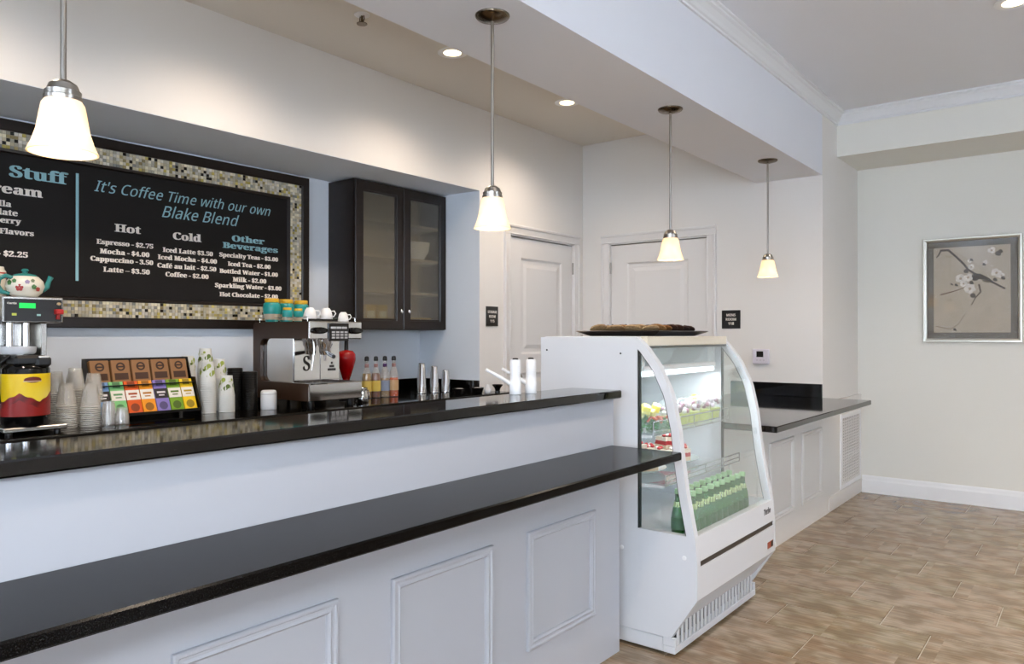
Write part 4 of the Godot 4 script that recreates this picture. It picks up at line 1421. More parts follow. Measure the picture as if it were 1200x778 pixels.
	for q in cups3:
		var p := Vector3(q[0], q[1], q[2])
		if csrc == null:
			csrc = thing("white_cup", q[4], "cup", p, "white cups on the espresso machine")
			b = MB.new()
			b.lathe([Vector2(0, 0), Vector2(0.036, 0), Vector2(0.038, 0.003), Vector2(0.036, 0.03), Vector2(0.028, 0.058), Vector2(0.022, 0.064), Vector2(0.020, 0.070), Vector2(0, 0.070)], 22)
			part(csrc, "cup_body", b, M.white)
			b = MB.new()
			b.tube([Vector3(0.020, 0.050, -0.024), Vector3(0.030, 0.052, -0.042), Vector3(0.034, 0.036, -0.050), Vector3(0.030, 0.020, -0.040), Vector3(0.022, 0.016, -0.030)], 0.004, 7)
			part(csrc, "handle", b, M.white)
		else:
			var c := copy(csrc, "white_cup", p, q[4], -0.5)
			c.scale = Vector3.ONE * q[3]

func brewer() -> void:
	var at0 := Vector3(-3.76, COUNTER, -1.27)
	var t := thing("coffee_brewer", "stainless coffee brewer with green display at the left", "coffee brewer", at0)
	var z0 := -1.150
	var z1 := -1.385
	var b := MB.new(at0)
	b.bx(-4.02, -3.61, 1.335, 1.446, z1, z0, 0.004)
	var hd := part(t, "head", b, M.steel)
	b = MB.new(at0)
	b.bx(-3.612, -3.604, 1.340, 1.436, z1 + 0.008, z0 - 0.006, 0.001)
	var fp := part(hd, "control_panel", b, mat(Color(0.07, 0.065, 0.06), 0.35))
	b = MB.new(at0)
	b.bx(-3.605, -3.602, 1.396, 1.418, -1.272, -1.210, 0.0005)
	part(fp, "display_screen", b, glow(Color(0.08, 0.75, 0.30), 0.7), "green lit display")
	b = MB.new(at0)
	b.bx(-3.605, -3.602, 1.364, 1.374, -1.200, -1.183, 0.0005)
	part(fp, "button", b, mat(Color(0.75, 0.78, 0.30), 0.4), "yellow button")
	b = MB.new(at0)
	b.bx(-3.605, -3.602, 1.364, 1.372, -1.292, -1.277, 0.0005)
	part(fp, "button", b, mat(Color(0.6, 0.75, 0.72), 0.4), "pale button")
	lettering(fp, "Curtis", font("Droid Serif", 700, 0.0, 0.0), M.ink_white, Vector3(-3.6035, 1.412, -1.166) - at0, 0.034, PI / 2)
	b = MB.new(at0)
	b.bx(-3.606, -3.575, 1.372, 1.394, -1.374, -1.344, 0.003)
	b.bx(-3.606, -3.585, 1.350, 1.378, -1.362, -1.352, 0.002)
	part(fp, "rocker_switch", b, mat(Color(0.72, 0.10, 0.08), 0.35), "red switch")
	b = MB.new(at0)
	b.lathe([Vector2(0, 0), Vector2(0.007, 0), Vector2(0.006, 0.012), Vector2(0, 0.013)], 12, Transform3D(Basis(Vector3.BACK, -PI / 2), Vector3(-3.604, 1.418, -1.362)))
	part(fp, "indicator", b, mat(Color(0.8, 0.7, 0.55), 0.3))
	# column and base
	b = MB.new(at0)
	b.bx(-4.02, -3.83, 0.90, 1.335, z1 + 0.005, z0 - 0.005, 0.004)
	part(t, "column", b, M.steel)
	for z in [-1.205, -1.268]:
		b = MB.new(at0)
		b.tube([Vector3(-3.70, 1.336, z), Vector3(-3.70, 1.232, z)], 0.017, 14)
		part(t, "water_tube", b, M.chrome)
	for z in [z0 - 0.008, z1 + 0.045]:
		b = MB.new(at0)
		b.bx(-3.83, -3.70, 0.892, 1.335, z - 0.012, z + 0.012, 0.003)
		part(t, "side_post", b, M.steel)
	b = MB.new(at0)
	b.lathe([Vector2(0, 1.198), Vector2(0.062, 1.198), Vector2(0.070, 1.206), Vector2(0.072, 1.232), Vector2(0, 1.234)], 24, at(-3.70, 0, -1.235))
	part(t, "brew_basket", b, M.white, "white brew basket")
	b = MB.new(at0)
	b.bx(-4.02, -3.575, 0.872, 0.892, z1 - 0.005, z0 + 0.005, 0.004)
	part(t, "base_tray", b, M.steel)
	for x in [-3.99, -3.61]:
		for z in [z0 - 0.025, z1 + 0.025]:
			b = MB.new(at0)
			b.lathe([Vector2(0, COUNTER), Vector2(0.014, COUNTER), Vector2(0.014, 0.873), Vector2(0, 0.873)], 12, at(x, 0, z))
			part(t, "foot", b, M.black)
	# thermal server
	var p := Vector3(-3.655, 0.892, -1.252)
	var s := thing("coffee_server", "black coffee server with yellow sunrise and red mountain label", "coffee server", p)
	b = MB.new()
	b.lathe([Vector2(0, 0), Vector2(0.088, 0), Vector2(0.092, 0.006), Vector2(0.092, 0.245), Vector2(0.082, 0.262), Vector2(0.06, 0.268), Vector2(0, 0.268)], 36, Transform3D(), Vector2(0.92, 1))
	part(s, "server_body", b, M.black_gloss)
	b = MB.new()
	b.box(Vector3(0.015, 0.280, 0.0), Vector3(0.11, 0.045, 0.13), 0.012)
	b.box(Vector3(0.05, 0.275, -0.045), Vector3(0.06, 0.045, 0.06), 0.01)
	part(s, "lid", b, M.black)
	b = MB.new()
	b.box(Vector3(0.074, 0.296, -0.045), Vector3(0.008, 0.008, 0.04), 0.002)
	part(s, "lid_tab", b, M.white)
	b = MB.new()
	b.tube([Vector3(0.0, 0.30, 0.06), Vector3(0.0, 0.27, 0.10), Vector3(0.0, 0.18, 0.108), Vector3(0.0, 0.10, 0.097)], 0.008, 8)
	part(s, "handle", b, M.black)
	# label print wrapped round the front
	var W := 256
	var H := 256
	var im := Image.create(W, H, false, Image.FORMAT_RGB8)
	for y in H:
		for x in W:
			var u := float(x) / W
			var v := float(y) / H
			var sun := Vector2(u - 0.85, (v - 0.52)).length()
			var c := Color(0.95, 0.80, 0.02).lerp(Color(0.98, 0.90, 0.45), clampf(1.0 - sun * 2.2, 0.0, 1.0))
			var ridge := 0.66 - 0.20 * maxf(0.0, 1.0 - absf(u - 0.42) * 3.6) - 0.26 * maxf(0.0, 1.0 - absf(u - 1.0) * 3.4) + 0.012 * sin(u * 40.0)
			if v > ridge: c = Color(0.55, 0.07, 0.05).lerp(Color(0.34, 0.04, 0.03), clampf(0.5 + 0.5 * sin(u * 24.0 + v * 16.0), 0, 1) * 0.8)
			if v > ridge + 0.16: c = Color(0.58, 0.09, 0.06)
			var lg := Vector2((u - 0.60) / 0.12, (v - 0.14) / 0.07)
			if lg.length() < 1.0: c = Color(0.42, 0.07, 0.05)
			if absf(v - 0.175) < 0.012 and absf(u - 0.6) < 0.13: c = Color(0.85, 0.75, 0.6)
			im.set_pixel(x, y, c)
	var lm := mat(Color.WHITE, 0.35)
	lm.albedo_texture = ImageTexture.create_from_image(im)
	var lb := MB.new()
	var sg := 24
	for i in sg:
		var a0 := deg_to_rad(104.0 - 172.0 * i / sg)
		var a1 := deg_to_rad(104.0 - 172.0 * (i + 1) / sg)
		var q := []
		for e in [[a0, 0.045], [a1, 0.045], [a1, 0.225], [a0, 0.225]]:
			q.append(Vector3(cos(e[0]) * 0.0935 * 0.925, e[1], sin(e[0]) * 0.0935))
		var n0 := Vector3(cos(a0), 0, sin(a0))
		var n1 := Vector3(cos(a1), 0, sin(a1))
		var u0 := float(i) / sg
		var u1 := float(i + 1) / sg
		lb.tri(q[0], q[1], q[2], n0, n1, n1, Vector2(u0, 1), Vector2(u1, 1), Vector2(u1, 0))
		lb.tri(q[0], q[2], q[3], n0, n1, n0, Vector2(u0, 1), Vector2(u1, 0), Vector2(u0, 0))
	part(s, "printed_label", lb, lm, "yellow and red printed label")
	# teapot
	p = Vector3(-3.74, 1.447, -1.278)
	var tp := thing("teapot", "floral white teapot with teal handle on the coffee brewer", "teapot", p)
	var china := mat(Color(0.88, 0.86, 0.80), 0.2)
	var tl := mat(Color(0.20, 0.50, 0.48), 0.25)
	b = MB.new()
	b.lathe([Vector2(0, 0), Vector2(0.045, 0), Vector2(0.048, 0.004), Vector2(0.066, 0.022), Vector2(0.075, 0.048), Vector2(0.070, 0.072), Vector2(0.052, 0.092), Vector2(0.034, 0.098), Vector2(0, 0.098)], 28)
	part(tp, "pot_body", b, china)
	b = MB.new()
	b.lathe([Vector2(0, 0.094), Vector2(0.050, 0.092), Vector2(0.044, 0.100), Vector2(0.020, 0.106), Vector2(0.010, 0.108), Vector2(0.012, 0.116), Vector2(0.016, 0.120), Vector2(0.010, 0.127), Vector2(0, 0.128)], 24)
	part(tp, "lid", b, tl, "teal lid")
	b = MB.new()
	b.tube([Vector3(0.01, 0.040, -0.062), Vector3(0.01, 0.052, -0.084), Vector3(0.01, 0.078, -0.092), Vector3(0.01, 0.096, -0.100)], [0.018, 0.013, 0.010, 0.012], 12)
	part(tp, "spout", b, tl, "teal spout")
	b = MB.new()
	b.tube([Vector3(0.015, 0.084, 0.055), Vector3(0.015, 0.092, 0.080), Vector3(0.015, 0.078, 0.104), Vector3(0.015, 0.048, 0.110), Vector3(0.015, 0.022, 0.094), Vector3(0.015, 0.014, 0.066)], [0.009, 0.010, 0.010, 0.010, 0.010, 0.008], 10)
	part(tp, "handle", b, tl, "teal handle")
	for f in [[70, 0.062, Color(0.24, 0.46, 0.22), 0.011], [35, 0.040, Color(0.62, 0.20, 0.18), 0.013], [12, 0.066, Color(0.62, 0.55, 0.66), 0.008], [-8, 0.045, Color(0.30, 0.50, 0.30), 0.009], [-22, 0.036, Color(0.62, 0.24, 0.20), 0.009], [52, 0.070, Color(0.35, 0.55, 0.35), 0.008], [-5, 0.072, Color(0.5, 0.55, 0.42), 0.007]]:
		var a := deg_to_rad(f[0])
		var rr: float = 0.0745 - 6.0 * (f[1] - 0.05) * (f[1] - 0.05)
		b = MB.new()
		var d := Vector3(cos(a), 0.0, sin(a))
		for k in 5:
			var ofs: Vector3 = (Vector3.UP * cos(k * TAU / 5) + d.cross(Vector3.UP) * sin(k * TAU / 5)) * f[3] * 0.65
			b.lathe([Vector2(0, -0.002), Vector2(f[3] * 0.6, 0), Vector2(0, 0.002)], 8, Transform3D(Basis(d.cross(Vector3.UP).normalized(), PI / 2 * -1.0), Vector3(0, f[1], 0) + d * (rr - 0.0005) + ofs))
		part(tp, "painted_flower", b, mat(f[2], 0.3))
	# canister behind the teapot
	p = Vector3(-3.86, 1.447, -1.19)
	var cn := thing("tea_canister", "white canister with red label behind the teapot", "canister", p)
	b = MB.new()
	b.lathe([Vector2(0, 0), Vector2(0.05, 0), Vector2(0.052, 0.004), Vector2(0.052, 0.118), Vector2(0.046, 0.126), Vector2(0.044, 0.138), Vector2(0, 0.140)], 24)
	part(cn, "canister_body", b, china)
	b = MB.new()
	b.lathe([Vector2(0.0525, 0.085), Vector2(0.0528, 0.085), Vector2(0.0528, 0.112), Vector2(0.0525, 0.112)], 24)
	part(cn, "red_band", b, mat(Color(0.72, 0.18, 0.18), 0.4))
	b = MB.new()
	b.lathe([Vector2(0.0529, 0.092), Vector2(0.0532, 0.092), Vector2(0.0532, 0.106), Vector2(0.0529, 0.106)], 24)
	part(cn, "white_band", b, china)

func tea_rack() -> void:
	var zl := -1.585
	var zr := -2.105
	var at0 := Vector3(-3.80, COUNTER, (zl + zr) * 0.5)
	var t := thing("tea_rack", "black tiered tea rack between clear and paper cups", "rack", at0)
	var b := MB.new(at0)
	var w := zl - zr
	for z in [zl, zr + 0.005]:
		b = MB.new(at0)
		b.prism([Vector2(-3.92, COUNTER), Vector2(-3.735, COUNTER), Vector2(-3.735, 0.90), Vector2(-3.80, 1.06), Vector2(-3.84, 1.06), Vector2(-3.88, 1.165), Vector2(-3.92, 1.165)], Vector3(0, 0, z - 0.005), Vector3.RIGHT, Vector3.UP, Vector3(0, 0, 0.005))
		part(t, "side_wall", b, M.black)
	b = MB.new(at0)
	b.bx(-3.92, -3.735, 0.886, 0.892, zr, zl)
	b.bx(-3.740, -3.735, 0.886, 0.900, zr, zl)
	b.bx(-3.92, -3.915, 0.886, 1.165, zr, zl)
	part(t, "rack_body", b, M.black)
	b = MB.new(at0)
	b.bx(-3.915, -3.80, 1.030, 1.035, zr + 0.005, zl - 0.005)
	part(t, "tier_shelf", b, M.black)
	# lower row of tea cartons, leaning back
	var cols := [[Color(0.42, 0.58, 0.78), "light blue", 1], [Color(0.48, 0.76, 0.48), "mint green", 0], [Color(0.86, 0.34, 0.05), "orange", 0], [Color(0.92, 0.58, 0.06), "amber", 0], [Color(0.52, 0.46, 0.74), "lavender", 1], [Color(0.44, 0.60, 0.10), "leaf green", 0], [Color(0.94, 0.78, 0.06), "yellow", 0]]
	var cw := (w - 0.02) / 7.0
	for i in 7:
		var z := zl - 0.010 - cw * (i + 0.5)
		var q := thing("tea_box", "%s tea box in the lower row of the tea rack" % cols[i][1], "tea box", Vector3(-3.752, 0.894, z), "tea boxes in the lower row")
		q.rotation.z = deg_to_rad(24)
		var m := mat(cols[i][0], 0.45)
		b = MB.new()
		b.box(Vector3(-0.02, 0.088, 0), Vector3(0.04, 0.168, cw - 0.004), 0.001)
		part(q, "carton", b, m)
		b = MB.new()
		b.box(Vector3(0.0005, 0.098, 0), Vector3(0.001, 0.052, cw - 0.005))
		part(q, "title_band", b, mat(Color(0.12, 0.10, 0.12), 0.5) if cols[i][2] == 1 else mat(Color(0.90, 0.88, 0.84), 0.5), "dark title band" if cols[i][2] == 1 else "white title band")
		b = MB.new()
		b.box(Vector3(0.0012, 0.104, 0), Vector3(0.0006, 0.010, cw * 0.6))
		b.box(Vector3(0.0012, 0.088, 0.0), Vector3(0.0006, 0.006, cw * 0.4))
		part(q, "title_print", b, mat(Color(0.85, 0.83, 0.85), 0.5) if cols[i][2] == 1 else mat(cols[i][0].darkened(0.25), 0.5))
		b = MB.new()
		b.lathe([Vector2(0, 0), Vector2(cw * 0.30, 0), Vector2(cw * 0.30, 0.001), Vector2(0, 0.001)], 16, Transform3D(Basis(Vector3.BACK, -PI / 2), Vector3(0.0, 0.032, 0)))
		part(q, "artwork", b, mat(cols[i][0].darkened(0.38), 0.5))
		b = MB.new()
		b.box(Vector3(0.0005, 0.155, 0), Vector3(0.001, 0.030, cw * 0.5))
		part(q, "brand_mark", b, mat(cols[i][0].darkened(0.38), 0.5))
	# upper row of brown bags
	var bw := (w - 0.02) / 5.0
	var where := ["nearest the clear cups", "second from the clear cups", "in the middle", "second from the paper cups", "nearest the paper cups"]
	for i in 5:
		var z := zl - 0.010 - bw * (i + 0.5)
		var q := thing("tea_bag_carton", "brown kraft tea carton in the upper row, " + where[i], "tea box", Vector3(-3.838, 1.037, z), "brown cartons in the upper row")
		q.rotation.z = deg_to_rad(16)
		b = MB.new()
		b.box(Vector3(-0.022, 0.062, 0), Vector3(0.044, 0.124, bw - 0.010), 0.002)
		part(q, "carton", b, mat(Color(0.56, 0.40, 0.25), 0.6))
		b = MB.new()
		b.lathe([Vector2(0.014, 0), Vector2(0.022, 0), Vector2(0.022, 0.0012), Vector2(0.014, 0.0012), Vector2(0.014, 0)], 18, Transform3D(Basis(Vector3.BACK, -PI / 2), Vector3(0.0, 0.090, 0)))
		b.box(Vector3(0.0004, 0.090, 0), Vector3(0.001, 0.008, 0.036))
		part(q, "round_seal", b, mat(Color(0.22, 0.13, 0.08), 0.6), "dark round emblem")
		b = MB.new()
		b.box(Vector3(0.0004, 0.040, 0), Vector3(0.001, 0.034, bw * 0.66))
		part(q, "title_band", b, mat(Color(0.26, 0.16, 0.10), 0.6))

# a stack of upturned cups: each cup is a thing
func cup_stack(src: Node3D, called: String, p: Vector3, n: int, step: float, label: String, group: String, maker: Callable) -> Node3D:
	for i in n:
		var q := p + Vector3(0, step * i, 0)
		var lab := label if i < n - 1 else "topmost " + label
		if src == null:
			src = thing(called, lab, "cup", q, group)
			maker.call(src)
		else:
			var c := copy(src, called, q, lab, i * 0.35)
			c.set_meta("group", group)
	return src

func cups() -> void:
	var plastic := glass(Color(0.86, 0.85, 0.82), 0.24, 0.06)
	var clear_cup := func(o: Node3D) -> void:
		var b := MB.new()
		b.lathe([Vector2(0.043, 0.0), Vector2(0.0455, 0.0), Vector2(0.0455, 0.004), Vector2(0.043, 0.006), Vector2(0.036, 0.060), Vector2(0.0345, 0.064), Vector2(0.029, 0.104), Vector2(0.026, 0.106), Vector2(0, 0.104)], 16)
		part(o, "cup_wall", b, plastic)
		b = MB.new()
		b.lathe([Vector2(0.0440, 0.0005), Vector2(0.0460, 0.0005), Vector2(0.0464, 0.0028), Vector2(0.0450, 0.0045)], 16)
		part(o, "rim", b, glass(Color(0.88, 0.87, 0.84), 0.45, 0.08))
	var P := COUNTER + 0.001
	var clear := [[-3.72, -1.440, 12, "tall stack beside the coffee brewer"], [-3.70, -1.535, 11, "tall stack beside the tea rack"], [-3.84, -1.525, 19, "tallest stack at the back"], [-3.82, -1.600, 16, "second tallest stack behind the tea rack stack"], [-3.92, -1.470, 17, "stack at the back nearest the brewer"]]
	var src: Node3D = null
	for c in clear:
		src = cup_stack(src, "plastic_cup", Vector3(c[0], P, c[1]), c[2], 0.0088, "clear upturned plastic cup in the " + c[3], "clear cups, " + c[3], clear_cup)
	# small clear portion cups before the rack
	var small := func(o: Node3D) -> void:
		var b := MB.new()
		b.lathe([Vector2(0.030, 0.0), Vector2(0.032, 0.0), Vector2(0.032, 0.003), Vector2(0.030, 0.004), Vector2(0.024, 0.048), Vector2(0, 0.048)], 14)
		part(o, "cup_wall", b, plastic)
	var s2: Node3D = null
	for c in [[-3.66, -1.600, 9, "taller short stack before the tea rack"], [-3.635, -1.650, 5, "shorter stack before the tea rack"]]:
		s2 = cup_stack(s2, "portion_cup", Vector3(c[0], P, c[1]), c[2], 0.008, "small clear portion cup in the " + c[3], "portion cups, " + c[3], small)
	# paper cups
	var paper := mat(Color(0.86, 0.86, 0.84), 0.6)
	var leafy := mat(Color(0.60, 0.66, 0.28), 0.6)
	var leafy2 := mat(Color(0.36, 0.44, 0.16), 0.6)
	var paper_cup := func(o: Node3D) -> void:
		var b := MB.new()
		b.lathe([Vector2(0.040, 0.0), Vector2(0.0435, 0.0), Vector2(0.0445, 0.003), Vector2(0.0435, 0.006), Vector2(0.0415, 0.006), Vector2(0.031, 0.110), Vector2(0.029, 0.110), Vector2(0.029, 0.104), Vector2(0, 0.104)], 20)
		part(o, "cup_wall", b, paper)
		for k in 9:
			var a := TAU * k / 9.0
			var hh := 0.088 if k % 2 == 0 else 0.066
			if k % 3 == 2: hh = 0.052
			var rr := lerpf(0.0415, 0.031, (hh - 0.006) / 0.104)
			var d := Vector3(cos(a), 0.1, sin(a)).normalized()
			b = MB.new()
			var bs := Basis(Quaternion(Vector3.UP, d))
			var r := 0.012 if k % 3 != 1 else 0.007
			b.lathe([Vector2(0, 0), Vector2(r, 0), Vector2(r, 0.0010), Vector2(0, 0.0010)], 12, Transform3D(bs, d * (rr - 0.0004) + Vector3(0, hh - 0.003, 0)))
			part(o, "printed_ring", b, leafy if k % 2 == 0 else leafy2)
	var s3: Node3D = null
	for c in [[-3.80, -2.175, 18, "white paper cup in the stack touching the tea rack"], [-3.78, -2.275, 10, "white paper cup in the low stack nearest the black lids"], [-3.90, -2.30, 19, "white paper cup in the stack behind the low stack"], [-3.96, -2.15, 21, "white paper cup in the rear stack beside the tea rack"], [-3.99, -2.27, 25, "white paper cup in the tallest rear stack"]]:
		s3 = cup_stack(s3, "paper_cup", Vector3(c[0], P, c[1]), c[2], 0.0098, c[3], "cups: " + c[3], paper_cup)
	# black lids
	var lid := func(o: Node3D) -> void:
		var b := MB.new()
		b.lathe([Vector2(0.040, 0.0), Vector2(0.0425, 0.0), Vector2(0.0430, 0.004), Vector2(0.040, 0.007), Vector2(0.038, 0.009), Vector2(0.036, 0.0085), Vector2(0, 0.006)], 18)
		part(o, "lid_disc", b, M.black)
	var s4: Node3D = null
	for c in [[-3.86, -2.375, 24, "black cup lid in the taller lid stack"], [-3.80, -2.43, 22, "black cup lid in the lid stack by the espresso machine"]]:
		s4 = cup_stack(s4, "cup_cover", Vector3(c[0], P, c[1]), c[2], 0.0098, c[3], "lids: " + c[3], lid)
		
func counter_things() -> void:
	var b: MB
	var P := COUNTER + 0.0005
	var t := thing("white_canister", "short white cylinder canister beside the espresso machine", "canister", Vector3(-3.72, P, -2.50))
	b = MB.new()
	b.lathe([Vector2(0, 0), Vector2(0.042, 0), Vector2(0.044, 0.003), Vector2(0.044, 0.095), Vector2(0.041, 0.105), Vector2(0.034, 0.109), Vector2(0, 0.110)], 28)
	part(t, "canister_body", b, M.white)
	b = MB.new()
	b.lathe([Vector2(0.0442, 0.086), Vector2(0.0446, 0.086), Vector2(0.0446, 0.089), Vector2(0.0442, 0.089)], 28)
	part(t, "lid_seam", b, mat(Color(0.7, 0.7, 0.7), 0.4))
	# red vessel behind the espresso machine
	t = thing("red_vessel", "glossy red teardrop jug on a stand behind the espresso machine", "jug", Vector3(-3.90, P, -3.205))
	b = MB.new()
	b.lathe([Vector2(0, 0.09), Vector2(0.012, 0.095), Vector2(0.045, 0.20), Vector2(0.062, 0.262), Vector2(0.060, 0.295), Vector2(0.042, 0.318), Vector2(0, 0.325)], 26)
	part(t, "vessel_body", b, mat(Color(0.62, 0.02, 0.04), 0.12))
	b = MB.new()
	b.lathe([Vector2(0, 0), Vector2(0.05, 0), Vector2(0.05, 0.008), Vector2(0.012, 0.016), Vector2(0.012, 0.10), Vector2(0, 0.10)], 20)
	part(t, "stand", b, M.black)
	b = MB.new()
	b.lathe([Vector2(0, 0.322), Vector2(0.014, 0.322), Vector2(0.012, 0.40), Vector2(0, 0.405)], 14)
	part(t, "neck", b, M.black)
	# syrup bottles
	var liq := [[Color(0.55, 0.42, 0.10), Color(0.85, 0.74, 0.36), "amber syrup bottle with yellow label nearest the espresso machine"], [Color(0.42, 0.18, 0.08), Color(0.86, 0.76, 0.36), "dark syrup bottle with yellow label, second from the machine"], [Color(0.62, 0.50, 0.34), Color(0.55, 0.60, 0.70), "syrup bottle with pale blue label and purple collar"], [Color(0.80, 0.30, 0.05), Color(0.80, 0.66, 0.50), "bright orange syrup bottle, last of the four"]]
	for k in 4:
		var p := Vector3(-3.86 + 0.012 * k, P, -3.345 - 0.070 * k)
		t = thing("syrup_bottle", liq[k][2], "bottle", p, "syrup bottles")
		b = MB.new()
		b.lathe([Vector2(0, 0), Vector2(0.030, 0), Vector2(0.032, 0.004), Vector2(0.032, 0.135), Vector2(0.028, 0.165), Vector2(0.016, 0.200), Vector2(0.0125, 0.215), Vector2(0.0125, 0.250), Vector2(0, 0.250)], 22)
		part(t, "bottle_glass", b, glass(Color(0.93, 0.90, 0.84), 0.16, 0.04))
		b = MB.new()
		var hh := 0.165 if k < 2 else 0.13
		b.lathe([Vector2(0, 0.003), Vector2(0.0295, 0.004), Vector2(0.0300, hh - 0.03), Vector2(0.0265, hh), Vector2(0, hh)], 22)
		part(t, "syrup", b, mat(liq[k][0], 0.2))
		b = MB.new()
		b.lathe([Vector2(0.0324, 0.045), Vector2(0.0328, 0.045), Vector2(0.0328, 0.115), Vector2(0.0324, 0.115)], 22)
		part(t, "label_band", b, mat(liq[k][1], 0.5), "paper label")
		b = MB.new()
		b.lathe([Vector2(0.0130, 0.205), Vector2(0.0140, 0.206), Vector2(0.0132, 0.228), Vector2(0.0128, 0.228)], 14)
		part(t, "neck_label", b, mat(Color(0.66, 0.50, 0.50) if k != 2 else Color(0.30, 0.16, 0.42), 0.5))
		b = MB.new()
		b.lathe([Vector2(0, 0.248), Vector2(0.015, 0.248), Vector2(0.0155, 0.262), Vector2(0.013, 0.276), Vector2(0.006, 0.280), Vector2(0, 0.280)], 14)
		part(t, "cap", b, M.black)
	# steel tumblers
	var st := [[-3.87, -3.87, 0.22, "tallest upturned steel cup stack by the corner of the niche"], [-3.84, -3.97, 0.195, "middle upturned steel cup stack by the corner of the niche"], [-3.81, -4.06, 0.165, "shortest upturned steel cup stack by the corner of the niche"]]
	for q in st:
		t = thing("steel_tumbler", q[3], "tumbler", Vector3(q[0], P, q[1]), "steel tumblers")
		b = MB.new()
		b.lathe([Vector2(0, 0.0), Vector2(0.036, 0.0), Vector2(0.037, 0.004), Vector2(0.035, 0.010), Vector2(0.026, q[2] - 0.008), Vector2(0.024, q[2] - 0.002), Vector2(0.021, q[2]), Vector2(0, q[2])], 24)
		part(t, "tumbler_body", b, M.chrome)
		b = MB.new()
		for i in 3:
			b.lathe([Vector2(0.034 - i * 0.0006, 0.016 + i * 0.010), Vector2(0.0368 - i * 0.0006, 0.017 + i * 0.010), Vector2(0.0362 - i * 0.0006, 0.021 + i * 0.010), Vector2(0.033 - i * 0.0006, 0.021 + i * 0.010)], 24)
		part(t, "nested_rims", b, M.steel)
	# milk pitcher
	t = thing("milk_pitcher", "small steel milk pitcher between machine and syrup bottles", "pitcher", Vector3(-3.64, P, -3.12))
	b = MB.new()
	b.lathe([Vector2(0, 0), Vector2(0.036, 0), Vector2(0.039, 0.004), Vector2(0.036, 0.045), Vector2(0.029, 0.075), Vector2(0.031, 0.092), Vector2(0.029, 0.092), Vector2(0.027, 0.075), Vector2(0.034, 0.045), Vector2(0.036, 0.006), Vector2(0, 0.004)], 22)
	part(t, "pitcher_body", b, M.chrome)
	b = MB.new()
	b.tube([Vector3(0.03, 0.08, 0), Vector3(0.056, 0.078, 0), Vector3(0.060, 0.05, 0), Vector3(0.056, 0.024, 0), Vector3(0.036, 0.022, 0)], 0.004, 8)
	part(t, "handle", b, M.chrome)
	# small black dishes and pitcher at the counter end
	for q in [[-3.60, -3.98, "black sugar dish with white contents by the steel cups"], [-3.56, -4.13, "black sugar dish with white contents near the counter end"]]:
		t = thing("sugar_dish", q[2], "dish", Vector3(q[0], P, q[1]), "black dishes")
		b = MB.new()
		b.lathe([Vector2(0, 0), Vector2(0.034, 0), Vector2(0.046, 0.035), Vector2(0.047, 0.042), Vector2(0.044, 0.042), Vector2(0.040, 0.032), Vector2(0, 0.030)], 22)
		part(t, "dish_body", b, M.black_gloss)
		b = MB.new()
		b.lathe([Vector2(0, 0.030), Vector2(0.040, 0.030), Vector2(0.042, 0.036), Vector2(0.020, 0.042), Vector2(0, 0.044)], 20)
		part(t, "sugar", b, mat(Color(0.72, 0.72, 0.72), 0.6))
	t = thing("cream_jug", "tiny white cream jug at the counter end", "jug", Vector3(-3.54, P, -4.22))
	b = MB.new()
	b.lathe([Vector2(0, 0), Vector2(0.022, 0), Vector2(0.027, 0.012), Vector2(0.025, 0.03), Vector2(0.016, 0.052), Vector2(0.018, 0.062), Vector2(0.015, 0.062), Vector2(0.013, 0.05), Vector2(0, 0.045)], 20)
	part(t, "jug_body", b, M.white)
	b = MB.new()
	b.tube([Vector3(0.018, 0.05, 0), Vector3(0.034, 0.046, 0), Vector3(0.034, 0.026, 0), Vector3(0.024, 0.018, 0)], 0.003, 7)
	part(t, "handle", b, M.white)
	t = thing("black_cup", "flared black cup at the very end of the counter", "cup", Vector3(-3.52, P, -4.31))
	b = MB.new()
	b.lathe([Vector2(0, 0), Vector2(0.020, 0), Vector2(0.018, 0.012), Vector2(0.022, 0.028), Vector2(0.040, 0.050), Vector2(0.040, 0.056), Vector2(0.034, 0.052), Vector2(0, 0.036)], 20)
	part(t, "cup_body", b, M.black_gloss)
	b = MB.new()
	b.lathe([Vector2(0, 0.036), Vector2(0.030, 0.047), Vector2(0, 0.048)], 18)
	part(t, "contents", b, mat(Color(0.16, 0.10, 0.07), 0.4))
	# pump bottles on the bar top
	for q in [[-1.715, -2.205, "white pump shaker on the bar top, left of the pair", 20.0], [-1.705, -2.288, "white pump shaker on the bar top, beside the display case", 20.0]]:
		t = thing("pump_bottle", q[2], "bottle", Vector3(q[0], 1.0605, q[1]), "white pump bottles")
		b = MB.new()
		b.lathe([Vector2(0, 0), Vector2(0.021, 0), Vector2(0.0225, 0.002), Vector2(0.0225, 0.040), Vector2(0.0205, 0.044), Vector2(0.0190, 0.074), Vector2(0.0200, 0.078), Vector2(0.0200, 0.122), Vector2(0.018, 0.129), Vector2(0, 0.130)], 24)
		part(t, "bottle_body", b, M.white)
		b = MB.new()
		b.tube([Vector3(-0.010, 0.035, 0.010), Vector3(-0.038, 0.062, 0.038), Vector3(-0.072, 0.088, 0.070), Vector3(-0.078, 0.094, 0.076)], [0.009, 0.0075, 0.0058, 0.0068], 10)
		part(t, "spout", b, M.white)
		b = MB.new()
		b.lathe([Vector2(0, 0.129), Vector2(0.012, 0.129), Vector2(0.010, 0.135), Vector2(0, 0.136)], 16)
		part(t, "cap", b, M.black)

